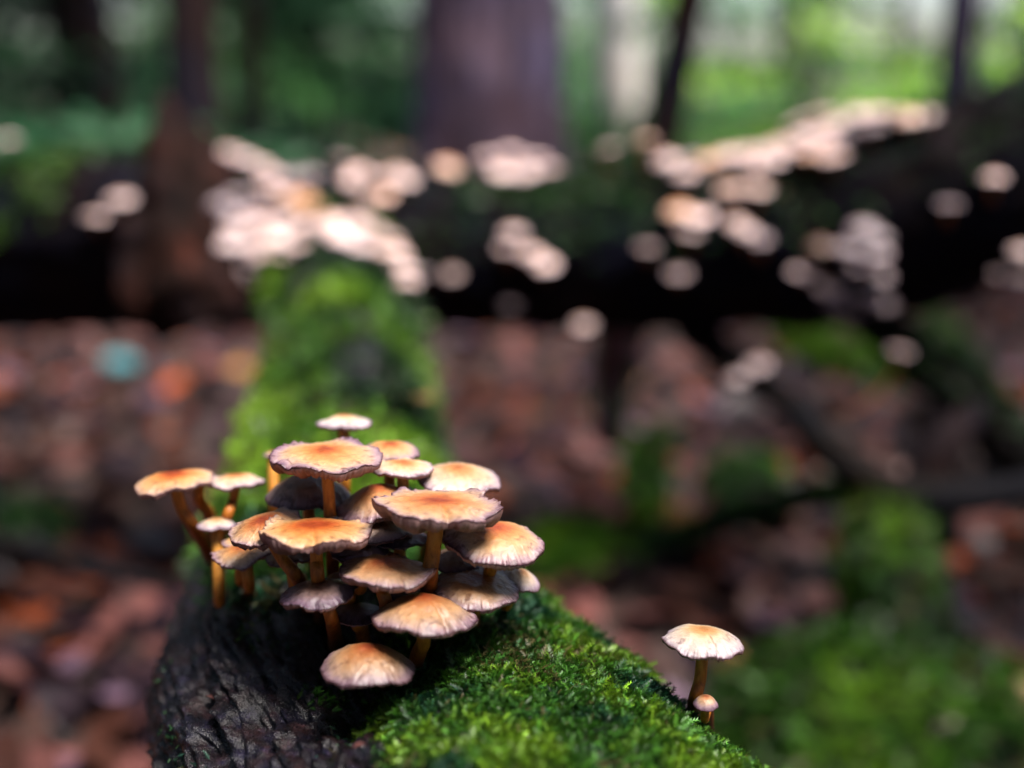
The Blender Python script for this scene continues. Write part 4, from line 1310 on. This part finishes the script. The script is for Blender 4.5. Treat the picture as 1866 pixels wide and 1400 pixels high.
# farther wood
wr = np.random.default_rng(9)
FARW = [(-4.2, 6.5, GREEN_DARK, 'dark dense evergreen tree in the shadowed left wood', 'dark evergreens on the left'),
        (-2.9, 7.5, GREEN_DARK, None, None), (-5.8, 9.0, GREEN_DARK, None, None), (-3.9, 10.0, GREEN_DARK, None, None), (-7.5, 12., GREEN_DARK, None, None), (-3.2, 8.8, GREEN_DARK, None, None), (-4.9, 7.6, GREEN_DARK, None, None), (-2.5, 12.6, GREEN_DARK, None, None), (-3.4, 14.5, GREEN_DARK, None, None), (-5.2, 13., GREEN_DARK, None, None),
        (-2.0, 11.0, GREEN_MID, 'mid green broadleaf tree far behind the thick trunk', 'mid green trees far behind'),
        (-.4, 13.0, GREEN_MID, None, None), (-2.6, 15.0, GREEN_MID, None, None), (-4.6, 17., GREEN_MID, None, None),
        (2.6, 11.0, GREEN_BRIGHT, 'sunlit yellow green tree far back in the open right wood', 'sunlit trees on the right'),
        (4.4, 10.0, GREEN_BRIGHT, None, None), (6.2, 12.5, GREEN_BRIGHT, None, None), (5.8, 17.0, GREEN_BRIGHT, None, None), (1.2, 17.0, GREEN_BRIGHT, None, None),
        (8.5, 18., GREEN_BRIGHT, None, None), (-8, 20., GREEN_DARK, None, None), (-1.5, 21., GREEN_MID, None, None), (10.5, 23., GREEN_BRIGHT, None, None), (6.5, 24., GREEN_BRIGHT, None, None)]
lastlab = {}
for k, (x, y, cols, lab, grp) in enumerate(FARW):
    key = id(cols)
    if lab: lastlab[key] = (lab, grp)
    lab, grp = lastlab[key]
    dark = cols is GREEN_DARK
    h = wr.uniform(6, 8.5)
    bl = []
    for j in range(7 if dark else 4):
        bl.append((wr.uniform(-1.2, 1.2), wr.uniform(-.8, .8), (.5 + j * 1.0 if dark else .5 + j * .6), wr.uniform(.8, 1.3), wr.uniform(.8, 1.2), wr.uniform(.4, .6)))
    xp = 933 + (x / y) / TX * 933 * CP
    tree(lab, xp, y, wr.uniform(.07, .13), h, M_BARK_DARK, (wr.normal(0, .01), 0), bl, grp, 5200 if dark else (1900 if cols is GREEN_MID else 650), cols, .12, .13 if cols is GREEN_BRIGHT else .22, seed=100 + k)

# unseen ring of the same wood, added round the lens to block side light
for k in range(17):
    a = math.radians(44 + k * 17.0)
    rr_ = wr.uniform(4.2, 5.0)
    x, y = math.sin(a) * rr_, math.cos(a) * rr_
    low = abs(math.degrees(a) - 122) < 38          # kept shorter on the sun side so the light gets in
    bl = [(wr.uniform(-.7, .7), wr.uniform(-.7, .7), .6 + j * 1.0, wr.uniform(.9, 1.3), wr.uniform(.9, 1.3), wr.uniform(.5, .7)) for j in range(6 if low else 8)]
    t = tree('unseen dark evergreen added round the clearing to block side light', 933, 1.0, wr.uniform(.09, .14), 6.5 if low else 8.5, M_BARK_DARK, (0, 0), bl, 'unseen evergreens added round the clearing', 5200, GREEN_DARK, .19, .3, seed=200 + k)
    t.location = (x, y, -.06)

# three unseen trees added beside the lens to shade the log, not the right wood
SHADE_TREES = [((1.9, -1.5), [(-.2, 1.6, 5.0, 1.5, 1.5, .5), (-1.8, 2.0, 5.6, 1.5, 1.4, .5), (.6, .2, 6.0, 1.4, 1.4, .6)], 'unseen tall dark tree added to shade the tuft of mushrooms'),
        ((-1.9, -1.2), [(.3, 1.2, 5.4, 1.5, 1.4, .5), (-.8, 2.6, 5.2, 1.5, 1.5, .5), (0, 0, 6.4, 1.5, 1.5, .6)], 'unseen tall dark tree added to shade the bare bark flank'),
        ((3.0, 3.0), [(-.8, -.2, 5.2, 1.4, 1.3, .5), (-1.9, .5, 5.8, 1.4, 1.4, .5), (-.5, -1.2, 6.2, 1.3, 1.3, .5)], 'unseen tall dark tree added to shade the high end of the fallen log')]
for k, ((x, y), bl, lab) in enumerate(SHADE_TREES):
    t = tree(lab, 933, 1.0, .13, 7.5, M_BARK_DARK, (0, 0), bl, None, 3000, GREEN_DARK, .13, .36, seed=300 + k)
    t.location = (x, y, -.06)

# crumbs lying on the bare bark
for (x, y, w, lab) in ((657, 1379, .0042, 'tiny peach leaf scrap on the wet bark below the tuft'), (392, 1288, .006, 'pale pink leaf crumb on the bark flank left of the tuft')):
    p = log_hit(x, y)
    o = obj('leaf_scrap', LV[2][2][1])
    o.location = tuple(p + np.array([0, -.002, .005])); o.scale = (w, w * 1.3, w); o.rotation_euler = (.3, .1, x)
    tag(o, lab, 'leaf')

p = log_hit(742, 762)
o = obj('fallen_leaf', LV[3][2][0])
o.location = tuple(p + np.array([0, 0, .012])); o.scale = (.055, .045, .05); o.rotation_euler = (.1, .35, 2.2)
tag(o, 'ochre leaf resting on the mossy log behind the tuft', 'leaf')
